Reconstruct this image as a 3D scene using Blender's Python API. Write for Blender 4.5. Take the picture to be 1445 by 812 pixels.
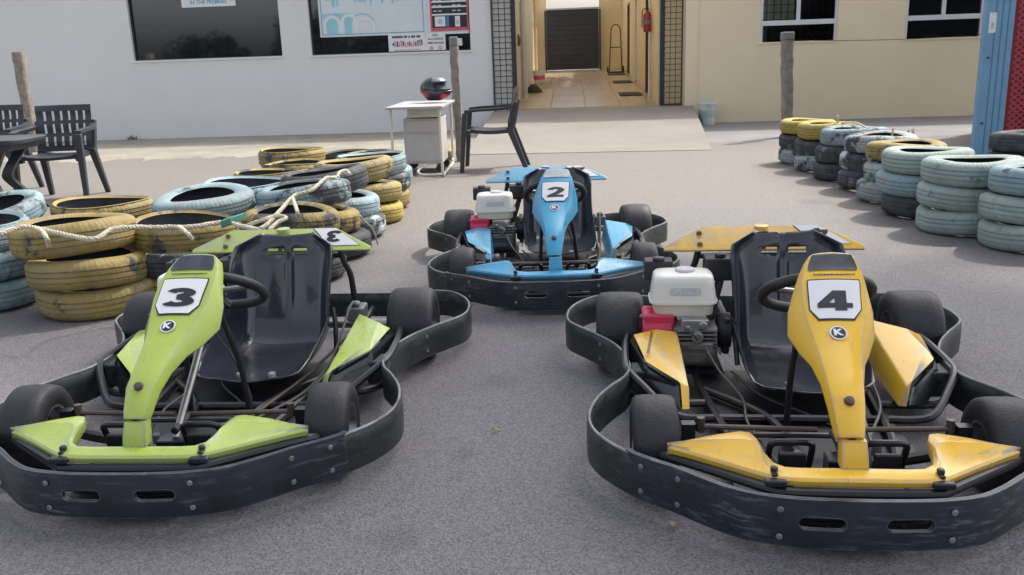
import bpy, bmesh, math, random
import numpy as np
from mathutils import Vector, Matrix, Euler
PI = math.pi
random.seed(7)
for o in list(bpy.data.objects): bpy.data.objects.remove(o)
S = bpy.context.scene
COL = S.collection

# ------------------------------------------------------------------ camera
F_PX, PITCH, ROLL, CAM_H = 1250.0, 0.25186, -0.03358, 1.1141
cd = bpy.data.cameras.new('camera'); cam = bpy.data.objects.new('camera', cd); COL.objects.link(cam)
cd.sensor_width = 36.0; cd.lens = F_PX / 1445.0 * 36.0; cd.clip_end = 600; cd.clip_start = 0.05
cam.matrix_world = Matrix.Translation((0, 0, CAM_H)) @ Matrix.Rotation(PI/2 - PITCH, 4, 'X') @ Matrix.Rotation(ROLL, 4, 'Z')
S.camera = cam
# ------------------------------------------------------------------ sky, sun, exposure
SUN_EL, SUN_AZ = math.radians(52), math.radians(54)     # azimuth measured from +y towards +x
w = bpy.data.worlds.new('World'); S.world = w; w.use_nodes = True
nt = w.node_tree; bg = nt.nodes['Background']
sky = nt.nodes.new('ShaderNodeTexSky'); sky.sky_type = 'NISHITA'; sky.sun_disc = False
sky.sun_elevation = SUN_EL; sky.sun_rotation = SUN_AZ
sky.air_density = 1.0; sky.dust_density = 5.0; sky.ozone_density = 1.0
hs_ = nt.nodes.new('ShaderNodeHueSaturation'); hs_.inputs['Saturation'].default_value = 0.42      # thin high cloud greys the sky
nt.links.new(sky.outputs[0], hs_.inputs['Color']); nt.links.new(hs_.outputs[0], bg.inputs[0]); bg.inputs[1].default_value = 0.15
sd = bpy.data.lights.new('sun', 'SUN'); sd.energy = 2.0; sd.angle = math.radians(2.5); sd.color = (1.0, 0.93, 0.84)
sun = bpy.data.objects.new('sun', sd); COL.objects.link(sun)
dsun = Vector((math.sin(SUN_AZ)*math.cos(SUN_EL), math.cos(SUN_AZ)*math.cos(SUN_EL), math.sin(SUN_EL)))
sun.rotation_euler = dsun.to_track_quat('Z', 'Y').to_euler()
S.view_settings.view_transform = 'Standard'; S.view_settings.look = 'None'
S.view_settings.exposure = 1.08; S.view_settings.gamma = 1.0
S.render.engine = 'CYCLES'

# ------------------------------------------------------------------ pixel -> ground helper (1445 x 812 photo)
_c, _s = math.cos(PITCH), math.sin(PITCH)
def ray(u, v):
    du, dv = u - 722.5, v - 406.0
    cr, sr = math.cos(-ROLL), math.sin(-ROLL)
    a = (cr*du - sr*dv)/F_PX; b = (sr*du + cr*dv)/F_PX
    return Vector((a, _c - b*_s, -_s - b*_c))
def gz(u, v, z=0.0):
    r = ray(u, v); t = (z - CAM_H)/r.z
    return Vector((r.x*t, r.y*t, z))

# ------------------------------------------------------------------ materials
MATS = {}
def new_mat(name):
    m = bpy.data.materials.new(name); m.use_nodes = True
    return m, m.node_tree, m.node_tree.nodes['Principled BSDF']
def N(t, kind, **kw):
    n = t.nodes.new(kind)
    for k, v in kw.items(): setattr(n, k, v)
    return n
def noise(t, scale, detail=4, rough=.55, coord='Object', rnd=True, stretch=None):
    tc = N(t, 'ShaderNodeTexCoord'); out = tc.outputs[coord]
    if rnd:
        oi = N(t, 'ShaderNodeObjectInfo'); m = N(t, 'ShaderNodeMath', operation='MULTIPLY'); m.inputs[1].default_value = 37.0
        t.links.new(oi.outputs['Random'], m.inputs[0])
        ad = N(t, 'ShaderNodeVectorMath', operation='ADD'); t.links.new(out, ad.inputs[0]); t.links.new(m.outputs[0], ad.inputs[1]); out = ad.outputs[0]
    if stretch:
        mp = N(t, 'ShaderNodeMapping'); mp.inputs['Scale'].default_value = stretch; t.links.new(out, mp.inputs['Vector']); out = mp.outputs[0]
    n = N(t, 'ShaderNodeTexNoise'); n.inputs['Scale'].default_value = scale; n.inputs['Detail'].default_value = detail; n.inputs['Roughness'].default_value = rough
    t.links.new(out, n.inputs['Vector'])
    return n.outputs['Fac']
def ramp(t, fac, a, b, ca=(0,0,0,1), cb=(1,1,1,1)):
    r = N(t, 'ShaderNodeValToRGB'); e = r.color_ramp.elements
    e[0].position = a; e[1].position = b; e[0].color = ca; e[1].color = cb
    t.links.new(fac, r.inputs[0]); return r.outputs[0]
def mix(t, fac, a, b):
    m = N(t, 'ShaderNodeMix', data_type='RGBA')
    if isinstance(fac, (int, float)): m.inputs[0].default_value = fac
    else: t.links.new(fac, m.inputs[0])
    for i, x in ((6, a), (7, b)):
        if isinstance(x, tuple): m.inputs[i].default_value = (*x[:3], 1)
        else: t.links.new(x, m.inputs[i])
    return m.outputs[2]
def mulf(t, a, b):
    m = N(t, 'ShaderNodeMath', operation='MULTIPLY')
    for i, x in enumerate((a, b)):
        if isinstance(x, (int, float)): m.inputs[i].default_value = x
        else: t.links.new(x, m.inputs[i])
    return m.outputs[0]
def bumpn(t, p, fac, strength, dist=.01):
    b = N(t, 'ShaderNodeBump'); b.inputs['Strength'].default_value = strength; b.inputs['Distance'].default_value = dist
    t.links.new(fac, b.inputs['Height']); t.links.new(b.outputs[0], p.inputs['Normal'])
def dk(c, k): return tuple(min(1, x*k) for x in c)
def pm(name, col, rough=.5, metal=0.0, var=.15, scale=8, bump=0.0, bscale=60, coat=0.0, spec=None, stretch=None):
    if name in MATS: return MATS[name]
    m, t, p = new_mat(name)
    f = noise(t, scale, 5, .6, stretch=stretch)
    t.links.new(mix(t, ramp(t, f, .3, .7), dk(col, 1-var), dk(col, 1+var)), p.inputs['Base Color'])
    f2 = noise(t, scale*3.1, 3)
    mr = N(t, 'ShaderNodeMapRange'); mr.inputs[3].default_value = max(.02, rough*.8); mr.inputs[4].default_value = min(1, rough*1.2)
    t.links.new(f2, mr.inputs[0]); t.links.new(mr.outputs[0], p.inputs['Roughness'])
    p.inputs['Metallic'].default_value = metal; p.inputs['Coat Weight'].default_value = coat
    if spec is not None: p.inputs['Specular IOR Level'].default_value = spec
    if bump: bumpn(t, p, noise(t, bscale, 4), bump)
    MATS[name] = m; return m
def edge_mask(t, radius=.006):
    bv = N(t, 'ShaderNodeBevel', samples=4); bv.inputs['Radius'].default_value = radius
    ge = N(t, 'ShaderNodeNewGeometry')
    d = N(t, 'ShaderNodeVectorMath', operation='DOT_PRODUCT'); t.links.new(bv.outputs[0], d.inputs[0]); t.links.new(ge.outputs['True Normal'], d.inputs[1])
    return ramp(t, d.outputs['Value'], .95, .996, (1,1,1,1), (0,0,0,1))
def kart_paint(name, col):
    m, t, p = new_mat(name)
    base = mix(t, ramp(t, noise(t, 5, 4), .3, .7), dk(col, .93), dk(col, 1.05))
    grime = mulf(t, ramp(t, noise(t, 14, 6, .7), .54, .76), .16)
    base = mix(t, grime, base, (.16,.15,.13))
    scr = mulf(t, ramp(t, noise(t, 60, 3, .7, stretch=(1,.12,.5)), .66, .72), .55)
    base = mix(t, scr, base, (.20,.20,.19))
    ed = mulf(t, edge_mask(t, .009), ramp(t, noise(t, 16, 4, .7), .34, .52))
    base = mix(t, mulf(t, ed, .85), base, (.30,.29,.28))
    t.links.new(base, p.inputs['Base Color'])
    t.links.new(ramp(t, noise(t, 18, 5), .3, .8, (.22,.22,.22,1), (.48,.48,.48,1)), p.inputs['Roughness'])
    p.inputs['Coat Weight'].default_value = .35; p.inputs['Coat Roughness'].default_value = .15
    bumpn(t, p, noise(t, 9, 3), .05)
    return m
def tyre_paint(name, paint, cover, rubber=(.030,.032,.036)):
    m, t, p = new_mat(name)
    lo = .64 - .32*cover
    msk = ramp(t, noise(t, 5.5, 8, .68), lo-.03, lo+.04)
    msk2 = ramp(t, noise(t, 26, 5, .7, stretch=(1,1,2.2)), .28, .37)
    ge = N(t, 'ShaderNodeNewGeometry')
    pt = ramp(t, ge.outputs['Pointiness'], .40, .47, (.45,.45,.45,1))
    mm = mulf(t, mulf(t, msk, msk2), pt)
    pv = mix(t, ramp(t, noise(t, 9, 6, .7), .3, .72), dk(paint, .62), dk(paint, 1.12))
    pv = mix(t, mulf(t, ramp(t, noise(t, 4.5, 6, .65), .46, .68), .60), pv, (.20,.175,.14))
    rb = mix(t, ramp(t, noise(t, 12, 5), .35, .7), rubber, dk(rubber, 2.4))
    t.links.new(mix(t, mm, rb, pv), p.inputs['Base Color'])
    p.inputs['Roughness'].default_value = .72
    tc = N(t, 'ShaderNodeTexCoord'); sp = N(t, 'ShaderNodeSeparateXYZ'); t.links.new(tc.outputs['Object'], sp.inputs[0])
    at_ = N(t, 'ShaderNodeMath', operation='ARCTAN2'); t.links.new(sp.outputs['Y'], at_.inputs[0]); t.links.new(sp.outputs['X'], at_.inputs[1])
    zz = mulf(t, sp.outputs['Z'], 55.0); ad = N(t, 'ShaderNodeMath', operation='ADD'); t.links.new(mulf(t, at_.outputs[0], 74.0), ad.inputs[0]); t.links.new(zz, ad.inputs[1])
    sn = N(t, 'ShaderNodeMath', operation='SINE'); t.links.new(ad.outputs[0], sn.inputs[0])
    a2 = N(t, 'ShaderNodeMath', operation='ADD'); t.links.new(mulf(t, ramp(t, sn.outputs[0], .0, .5), .5), a2.inputs[0]); t.links.new(noise(t, 90, 5, .7), a2.inputs[1])
    bumpn(t, p, a2.outputs[0], .5, .004)
    return m
def scuffed(name, col, scuff, amount):
    m, t, p = new_mat(name)
    base = mix(t, ramp(t, noise(t, 7, 5, .6), .3, .7), dk(col, .7), dk(col, 1.4))
    s1 = ramp(t, noise(t, 10, 8, .75, stretch=(1,1,7)), .52, .70); s2 = ramp(t, noise(t, 3.5, 4), .42, .62)
    base = mix(t, mulf(t, mulf(t, s1, s2), amount), base, scuff)
    base = mix(t, mulf(t, mulf(t, edge_mask(t, .004), ramp(t, noise(t, 16, 4), .35, .6)), .6), base, dk(scuff, 1.5))
    t.links.new(base, p.inputs['Base Color']); t.links.new(ramp(t, s1, 0, 1, (.40,.40,.40,1), (.62,.62,.62,1)), p.inputs['Roughness'])
    bumpn(t, p, noise(t, 45, 4), .12); return m
STAINS = [(*gz(705,538)[:2],.09),(*gz(655,640)[:2],.05),(*gz(560,760)[:2],.07),(*gz(760,470)[:2],.12),(*gz(1150,285)[:2],.14)]
def ground_mat():
    m, t, p = new_mat('asphalt')
    big = noise(t, .35, 5, .6, rnd=False)
    tc = N(t, 'ShaderNodeTexCoord'); sp = N(t, 'ShaderNodeSeparateXYZ'); t.links.new(tc.outputs['Object'], sp.inputs[0])
    wob = mulf(t, noise(t, 1.1, 4, rnd=False), 2.4)
    ad = N(t, 'ShaderNodeMath', operation='ADD'); t.links.new(sp.outputs['Y'], ad.inputs[0]); t.links.new(wob, ad.inputs[1])
    far = ramp(t, mulf(t, ad.outputs[0], .1), .48, .78)          # dust and sunlit warmth of the far yard, both put into the colour
    base = mix(t, ramp(t, big, .35, .68), (.138,.132,.144), (.166,.159,.170))
    base = mix(t, far, base, (.172,.158,.146))
    for (sx,sy,sr) in STAINS:
        vd = N(t, 'ShaderNodeVectorMath', operation='DISTANCE'); t.links.new(tc.outputs['Object'], vd.inputs[0]); vd.inputs[1].default_value = (sx,sy,0)
        wv = N(t, 'ShaderNodeMath', operation='ADD'); t.links.new(vd.outputs['Value'], wv.inputs[0]); t.links.new(mulf(t, noise(t, 14, 4, rnd=False), sr*.9), wv.inputs[1])
        base = mix(t, mulf(t, ramp(t, mulf(t, wv.outputs[0], .5/sr), .45, .80, (1,1,1,1), (0,0,0,1)), .32), base, (.055,.053,.057))
    blot = ramp(t, noise(t, 2.3, 6, .65, rnd=False), .56, .72)
    base = mix(t, mulf(t, blot, .18), base, (.085,.081,.087))
    vo = N(t, 'ShaderNodeTexVoronoi'); vo.inputs['Scale'].default_value = 230; t.links.new(tc.outputs['Object'], vo.inputs['Vector'])
    gr = N(t, 'ShaderNodeSeparateColor'); t.links.new(vo.outputs['Color'], gr.inputs[0])
    speck = ramp(t, gr.outputs[0], .05, .95, (.62,.62,.63,1), (1.38,1.37,1.35,1))
    mm = N(t, 'ShaderNodeMix', data_type='RGBA', blend_type='MULTIPLY'); mm.inputs[0].default_value = 1; t.links.new(base, mm.inputs[6]); t.links.new(speck, mm.inputs[7])
    fine = ramp(t, noise(t, 420, 2, .6, rnd=False), .3, .7, (.85,.85,.85,1), (1.15,1.15,1.15,1))
    m2 = N(t, 'ShaderNodeMix', data_type='RGBA', blend_type='MULTIPLY'); m2.inputs[0].default_value = 1; t.links.new(mm.outputs[2], m2.inputs[6]); t.links.new(fine, m2.inputs[7])
    t.links.new(m2.outputs[2], p.inputs['Base Color']); p.inputs['Roughness'].default_value = .72
    p.inputs['Specular IOR Level'].default_value = .45
    bumpn(t, p, vo.outputs['Distance'], .40, .003)
    return m
def lens_glass(name, tint, trans):
    """a pane: clear (tinted) glass that mirrors more at grazing angles"""
    m = bpy.data.materials.new(name); m.use_nodes = True; t = m.node_tree
    for n in list(t.nodes): t.nodes.remove(n)
    out = N(t, 'ShaderNodeOutputMaterial'); tr = N(t, 'ShaderNodeBsdfTransparent'); tr.inputs[0].default_value = (*tint, 1)
    gl = N(t, 'ShaderNodeBsdfGlossy'); gl.inputs['Roughness'].default_value = .02
    fr = N(t, 'ShaderNodeFresnel'); fr.inputs[0].default_value = trans
    mx = N(t, 'ShaderNodeMixShader'); t.links.new(fr.outputs[0], mx.inputs[0]); t.links.new(tr.outputs[0], mx.inputs[1]); t.links.new(gl.outputs[0], mx.inputs[2])
    t.links.new(mx.outputs[0], out.inputs[0]); return m

M = dict(
 asphalt=ground_mat(),
 sand=pm('sand', (.265,.245,.20), .95, var=.18, scale=2.2, bump=.6, bscale=40),
 concrete=pm('concrete', (.205,.20,.20), .85, var=.12, scale=1.7, bump=.25, bscale=50),
 ramp=pm('ramp_concrete', (.225,.205,.185), .85, var=.10, scale=1.3, bump=.2, bscale=60),
 white=pm('white_wall', (.72,.72,.725), .8, var=.04, scale=.8, bump=.08, bscale=30),
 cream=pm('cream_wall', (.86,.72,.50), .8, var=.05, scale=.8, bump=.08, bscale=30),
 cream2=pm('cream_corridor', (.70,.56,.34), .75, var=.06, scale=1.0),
 greywall=pm('grey_corridor_wall', (.55,.54,.51), .75, var=.08, scale=1.2),
 tile=pm('floor_tile', (.36,.285,.20), .25, var=.08, scale=3),
 grout=pm('grout', (.28,.235,.18), .9),
 alu=pm('white_aluminium', (.72,.72,.74), .35, var=.04),
 darkpane=pm('dark_film_glass', (.010,.013,.020), .03, var=.1, spec=1.0),
 room=pm('dark_room', (.03,.032,.035), .9),
 black_metal=pm('black_metal', (.022,.024,.03), .42, var=.3),
 charcoal=pm('charcoal_gate', (.018,.022,.034), .5, var=.2, scale=3),
 post=pm('weathered_post', (.24,.21,.18), .95, var=.35, scale=14, bump=.8, bscale=35),
 chair=pm('grey_black_plastic', (.030,.034,.044), .42, var=.15, scale=6),
 steel=pm('grey_steel_paint', (.40,.39,.39), .45, var=.08),
 cabinet=pm('cabinet_grey', (.50,.48,.47), .5, var=.06),
 cream_tube=pm('cream_tube', (.62,.59,.52), .4, var=.06),
 bumper=scuffed('bumper_plastic', (.017,.020,.021), (.13,.145,.145), .6),
 front_bumper=scuffed('front_bumper_plastic', (.016,.020,.030), (.17,.20,.23), .9),
 lip=pm('worn_highlight_lip', (.20,.21,.21), .5, var=.5, scale=12),  # pale tone paints the top edge's highlight along with its wear
 kart_tyre=pm('slick_rubber', (.018,.018,.023), .55, var=.3, scale=18, bump=.2, bscale=120),
 rim=pm('rim_metal', (.22,.22,.23), .35, .8, var=.2),
 tube=pm('frame_tube', (.012,.013,.017), .33, var=.4, scale=10),
 floorpan=pm('floor_pan', (.011,.012,.015), .5, var=.6, scale=12),
 seat=pm('seat_shell', (.018,.021,.034), .22, var=.4, scale=6, coat=.5),
 steelrod=pm('bright_rod', (.33,.32,.31), .32, .8, var=.25),
 rustrod=pm('brown_rod', (.10,.075,.065), .45, .4, var=.3),
 plate=pm('white_plate', (.78,.78,.80), .35, var=.03),
 ink=pm('black_ink', (.018,.019,.026), .4, var=.1),
 glossblack=pm('gloss_black', (.012,.013,.017), .18, var=.3, coat=.3),
 smoke=pm('smoked_screen', (.045,.055,.075), .22, var=.6, scale=14),
 tank=pm('tank_white', (.76,.74,.68), .35, var=.05),
 tank2=pm('tank_lower', (.62,.58,.48), .4, var=.06),
 red=pm('engine_red', (.50,.025,.085), .38, var=.2),
 engine=pm('engine_grey', (.16,.165,.17), .5, .3, var=.4, scale=20),
 aluminium=pm('cast_aluminium', (.30,.30,.30), .42, .7, var=.3, scale=20),
 muffler=pm('muffler_black', (.022,.024,.030), .55, var=.4, scale=16),
 cable=pm('grey_cable', (.07,.07,.07), .5),
 dullbolt=pm('dull_bolt', (.17,.165,.16), .6, .2, var=.3),
 rope=pm('rope_fibre', (.60,.545,.43), .9, var=.18, scale=40, bump=.6, bscale=160),
 greentape=pm('green_tape', (.05,.21,.15), .5, var=.15),
 blue_steel=pm('blue_steel', (.16,.33,.50), .45, var=.10, scale=4),
 red_steel=pm('red_steel', (.42,.055,.075), .5, var=.15, scale=4),
 bucket=pm('white_bucket', (.66,.68,.68), .4, var=.05),
 bucket_label=pm('bucket_label', (.42,.62,.55), .5, var=.1),
 exting=pm('extinguisher_red', (.30,.03,.035), .3, var=.1),
 mat_=pm('door_mat', (.035,.032,.03), .95, var=.4),
 paper=pm('paper', (.74,.76,.78), .5, var=.04),
 board=pm('whiteboard', (.66,.72,.76), .25, var=.05, scale=1.5),
 cyan=pm('cyan_print', (.30,.62,.72), .4, var=.06),
 cyan_line=pm('cyan_line', (.10,.38,.55), .4),
 poster_red=pm('poster_red', (.58,.10,.16), .45),
 poster_blue=pm('poster_blue', (.07,.22,.50), .45),
 pale_grey=pm('pale_grey_print', (.52,.52,.54), .5, var=.2, scale=90),
 violet=pm('violet_print', (.12,.08,.20), .5, var=.5, scale=60),
 pinkprint=pm('pink_print', (.62,.35,.32), .5, var=.3, scale=60),
 yellowprint=pm('yellow_print', (.66,.56,.30), .5, var=.1),
 skin=pm('pale_cloth', (.40,.37,.34), .8),
 brownred=pm('brown_red', (.16,.075,.06), .6, var=.2),
 curtain=pm('pale_curtain', (.85,.78,.60), .9, var=.1, scale=6),
 helmet=pm('helmet_black', (.020,.022,.030), .2, var=.5, scale=12, coat=.4),
 helmet_grey=pm('helmet_grey', (.16,.17,.20), .25, var=.3, scale=12),
 pink_red=pm('helmet_red', (.42,.03,.06), .3, var=.3),
 bark=pm('bark', (.10,.08,.06), .95, var=.3),
 leaf=pm('leaf_dark', (.035,.055,.022), .7, var=.45, scale=1.2),
 weed=pm('dry_weed', (.27,.27,.19), .9, var=.3),
 brown=pm('brown_wood', (.10,.06,.035), .7, var=.3),
 yellow=kart_paint('yellow_fibreglass', (.83,.49,.026)),
 green=kart_paint('lime_fibreglass', (.40,.52,.085)),
 blue=kart_paint('blue_fibreglass', (.03,.34,.58)),
 t_yellow=tyre_paint('tyre_yellow', (.35,.265,.085), .76),
 t_yellow_worn=tyre_paint('tyre_yellow_worn', (.34,.25,.075), .56),
 t_yellow_bright=tyre_paint('tyre_yellow_bright', (.48,.36,.06), .88),
 t_blue=tyre_paint('tyre_pale_blue', (.28,.40,.44), .78),
 t_blue_worn=tyre_paint('tyre_pale_blue_worn', (.25,.36,.40), .60),
 t_mint=tyre_paint('tyre_pale_mint', (.34,.43,.40), .86),
 t_white_worn=tyre_paint('tyre_white_worn', (.36,.42,.42), .60),
 t_black=tyre_paint('tyre_black', (.22,.26,.26), .06),
 t_black_spot=tyre_paint('tyre_black_patch', (.50,.60,.62), .26),
)
M['rubber_in'] = pm('rubber_inner', (.045,.047,.058), .8, var=.4, scale=10)
M['darkpane'].node_tree.nodes['Principled BSDF'].inputs['IOR'].default_value = 1.75
M['clearpane'] = lens_glass('window_glass', (.72,.76,.76), 1.5)

# ------------------------------------------------------------------ mesh helpers
class MB:
    def __init__(s, flipy=False): s.v = []; s.f = []; s.mi = []; s.fl = flipy
    def add(s, vs, fs, mi=0):
        n = len(s.v); s.v += [tuple(map(float, q)) for q in vs]; s.f += [tuple(n+i for i in f) for f in fs]; s.mi += [mi]*len(fs); return s
    def box(s, c, d, rot=None, mi=0, taper=1.0):
        hx, hy, hz = d[0]/2, d[1]/2, d[2]/2
        vs = [Vector((x*hx*(taper if z < 0 else 1), y*hy*(taper if z < 0 else 1), z*hz)) for z in (-1,1) for y in (-1,1) for x in (-1,1)]
        if rot is not None: vs = [rot @ q for q in vs]
        c = Vector(c); vs = [q + c for q in vs]
        return s.add(vs, [(0,2,3,1),(4,5,7,6),(0,1,5,4),(2,6,7,3),(0,4,6,2),(1,3,7,5)], mi)
    def b2(s, x0, x1, y0, y1, z0, z1, mi=0): return s.box(((x0+x1)/2,(y0+y1)/2,(z0+z1)/2), (x1-x0,y1-y0,z1-z0), None, mi)
    def loft(s, rings, closed=True, caps=True, mi=0, loop=False):
        n = len(rings[0]); vs = [q for r in rings for q in r]; fs = []
        R = len(rings)
        for i in range(R if loop else R-1):
            j2 = (i+1) % R
            for j in range(n if closed else n-1):
                k = (j+1) % n; fs.append((i*n+j, i*n+k, j2*n+k, j2*n+j))
        if caps and closed and not loop: fs += [tuple(range(n-1,-1,-1)), tuple((R-1)*n+j for j in range(n))]
        return s.add(vs, fs, mi)
    def tube(s, pts, r, n=8, mi=0, loop=False):
        P = [Vector(q) for q in pts]; R = len(P); rings = []
        up = Vector((0,0,1)); prev = None
        for i, q in enumerate(P):
            if loop: d = P[(i+1) % R] - P[i-1]
            else: d = P[min(i+1, R-1)] - P[max(i-1, 0)]
            d.normalize()
            a = (prev - d*prev.dot(d)) if prev is not None else d.cross(up if abs(d.z) < .95 else Vector((1,0,0)))
            if a.length < 1e-6: a = d.orthogonal()
            a.normalize(); prev = a; b = d.cross(a)
            rr = r[i] if isinstance(r, (list, tuple)) else r
            rings.append([q + a*(math.cos(2*PI*k/n)*rr) + b*(math.sin(2*PI*k/n)*rr) for k in range(n)])
        return s.loft(rings, True, True, mi, loop)
    def revolve(s, prof, n=32, axis='z', c=(0,0,0), closed=False, mis=None):
        rings = []
        c = Vector(c)
        for k in range(n):
            a = 2*PI*k/n; ca, sa = math.cos(a), math.sin(a); ring = []
            for r, h in prof:
                q = {'z': (r*ca, r*sa, h), 'x': (h, r*ca, r*sa), 'y': (r*ca, h, r*sa)}[axis]
                ring.append(c + Vector(q))
            rings.append(ring)
        m = len(prof); base = len(s.v); s.v += [tuple(q) for r in rings for q in r]
        for k in range(n):
            k2 = (k+1) % n
            for j in range(m if closed else m-1):
                j2 = (j+1) % m
                s.f.append((base+k*m+j, base+k2*m+j, base+k2*m+j2, base+k*m+j2)); s.mi.append(mis[j] if mis else 0)
        return s
    def cyl(s, a, b, r, n=12, mi=0, r2=None): return s.tube([a, b], [r, r if r2 is None else r2], n, mi)
    def poly(s, pts, thick=None, mi=0):
        pts = [Vector(q) for q in pts]; n = len(pts)
        if not thick: return s.add(pts, [tuple(range(n))], mi)
        t = Vector(thick); return s.loft([pts, [q+t for q in pts]], True, True, mi)
    def mesh(s, name, mats, smooth=40, bevel=0.0, seg=1, recalc=True, subd=0):
        me = bpy.data.meshes.new(name)
        vs = [(x, -y, z) for x, y, z in s.v] if s.fl else s.v
        me.from_pydata(vs, [], s.f)
        mats = mats if isinstance(mats, (list, tuple)) else [mats]
        for m in mats: me.materials.append(m)
        me.polygons.foreach_set('material_index', s.mi)
        bm = bmesh.new(); bm.from_mesh(me)
        if recalc: bmesh.ops.recalc_face_normals(bm, faces=bm.faces)
        if bevel:
            es = [e for e in bm.edges if len(e.link_faces) == 2 and e.calc_face_angle(0) > math.radians(30)]
            bmesh.ops.bevel(bm, geom=es, offset=bevel, segments=seg, profile=.6, affect='EDGES', clamp_overlap=True)
        bm.to_mesh(me); bm.free()
        if smooth:
            me.polygons.foreach_set('use_smooth', [True]*len(me.polygons))
            try: me.set_sharp_from_angle(angle=math.radians(smooth))
            except Exception: pass
        return me
def link(name, me, parent=None, loc=None, rot=None):
    o = bpy.data.objects.new(name, me); COL.objects.link(o)
    if parent is not None: o.parent = parent
    if loc is not None: o.location = loc
    if rot is not None: o.rotation_euler = rot
    return o
def tag(o, label=None, cat=None, group=None, kind=None):
    if label: o['label'] = label
    if cat: o['category'] = cat
    if group: o['group'] = group
    if kind: o['kind'] = kind
    return o
def empty(name, loc=(0,0,0), rz=0.0):
    o = bpy.data.objects.new(name, None); COL.objects.link(o); o.location = loc; o.rotation_euler = (0,0,rz); o.empty_display_size = .1; return o
def copy_tree(o, parent=None):
    c = o.copy(); COL.objects.link(c); c.parent = parent
    for ch in list(o.children): copy_tree(ch, c)
    return c
def catmull(pts, n=6, loop=False):
    P = [np.array(q, float) for q in pts]; out = []; m = len(P)
    for i in range(m if loop else m-1):
        if loop: p0, p1, p2, p3 = P[i-1], P[i], P[(i+1) % m], P[(i+2) % m]
        else: p0, p1, p2, p3 = P[max(i-1,0)], P[i], P[i+1], P[min(i+2,m-1)]
        for k in range(n):
            t = k/n; out.append(.5*((2*p1)+(-p0+p2)*t+(2*p0-5*p1+4*p2-p3)*t*t+(-p0+3*p1-3*p2+p3)*t**3))
    if not loop: out.append(P[-1])
    return [tuple(q) for q in out]
_TX = {}
def text_geo(body, bold=0.0, spacing=1.0):
    """built-in font outline, as 2-D triangles, centred, cap height 1"""
    key = (body, bold, spacing)
    if key in _TX: return _TX[key]
    cu = bpy.data.curves.new('t', 'FONT'); cu.body = body; cu.size = 1.0; cu.offset = bold; cu.resolution_u = 3; cu.space_character = spacing
    ob = bpy.data.objects.new('t', cu); me = bpy.data.meshes.new_from_object(ob)
    v = np.array([q.co[:2] for q in me.vertices]); f = [tuple(p.vertices) for p in me.polygons]
    bpy.data.objects.remove(ob); bpy.data.curves.remove(cu); bpy.data.meshes.remove(me)
    mn, mx = v.min(0), v.max(0); v = (v - (mn+mx)/2)/(mx[1]-mn[1])
    _TX[key] = (v, f, (mx[0]-mn[0])/(mx[1]-mn[1])); return _TX[key]
def put_text(mb, body, o, right, up, height, width=None, bold=0.02, lift=0.0, mi=0):
    v, f, asp = text_geo(body, bold); right = Vector(right).normalized(); up = Vector(up).normalized(); o = Vector(o)
    kx = 1.0 if width is None else width/(asp*height)
    mb.add([o + right*(q[0]*height*kx) + up*(q[1]*height) for q in v], f, mi); return mb

# ================================================================== SETTING
g = MB(); xs = np.linspace(-60, 60, 25); ys = np.linspace(-60, 80, 29)
g.add([(x, y, 0) for y in ys for x in xs], [(j*25+i, j*25+i+1, (j+1)*25+i+1, (j+1)*25+i) for j in range(28) for i in range(24)])
tag(link('ground', g.mesh('ground', M['asphalt'], 0)), 'grey coarse asphalt yard with sandy dust toward the building', kind='structure')

BA = math.radians(-4.2); BO = Vector((0, 14.85, 0))      # the building stands slightly turned to the camera
BR = Matrix.Rotation(BA, 3, 'Z')
def bw(u, v, z=0): return BO + BR @ Vector((u, v, z))
def setting(name, mb, mat, label, smooth=0, bevel=0):
    o = link(name, mb.mesh(name, mat, smooth, bevel), None, BO, (0,0,BA)); tag(o, label, kind='structure'); return o
def irregular(u0, u1, v0, v1, z, amp, n, seed, thick=.03):
    r = random.Random(seed); front = []
    for i in range(n+1):
        u = u0+(u1-u0)*i/n; front.append((u, v0 + amp*(r.random()-.5), z))
    mb = MB(); back = [(q[0], v1, z) for q in front]
    vs = front+back; fs = [(i, i+1, n+2+i, n+1+i) for i in range(n)]
    mb.add(vs, fs); mb.add([(q[0], q[1]-z*4, 0.0) for q in front]+front, [(i, i+1, n+2+i, n+1+i) for i in range(n)])
    return mb
setting('sandy_strip', irregular(-22, -.28, -3.45, 0.0, .005, .40, 260, 3), M['sand'], 'strip of pale trodden sand along the white wall')
setting('concrete_apron', irregular(2.55, 16, -3.3, 0.0, .012, .10, 60, 5), M['concrete'], 'grey concrete apron in front of the cream wall')
rp = MB(); u = [(-.24,2.72),( .0,3.02)]
top = [(-.22,-3.95,.006),(2.72,-4.15,.006),(2.88,-2.1,.165),(3.02,-.12,.30),(-.2,-.12,.30),(-.21,-2.0,.165)]
rp.add(top+[(q[0],q[1],-.05) for q in top], [(0,1,2,5),(5,2,3,4),(1,7,8,2),(2,8,9,3),(3,9,10,4),(4,10,11,5),(5,11,6,0),(0,6,7,1)])
setting('entrance_ramp', rp, M['ramp'], 'broad pale concrete ramp rising to the corridor')
CF0, CF1, CVE = .30, .77, 10.2                      # corridor floor height at the door, at the end, and its depth
def cfz(v): return CF0 + (CF1-CF0)*max(0, v)/CVE
cf = MB(); cf.add([(-.2,-.12,CF0-.012),(3.0,-.12,CF0-.012),(3.0,CVE+2,cfz(CVE+2)-.012),(-.2,CVE+2,cfz(CVE+2)-.012)], [(0,1,2,3)])
cfo = setting('corridor_floor', cf, M['grout'], 'tiled corridor floor behind the ramp')
TU, TV = .585, .58; tm = MB().box((0,0,0), (TU-.008, TV-.008, .02)).mesh('tile', M['tile'], 0, .0025)
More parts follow.
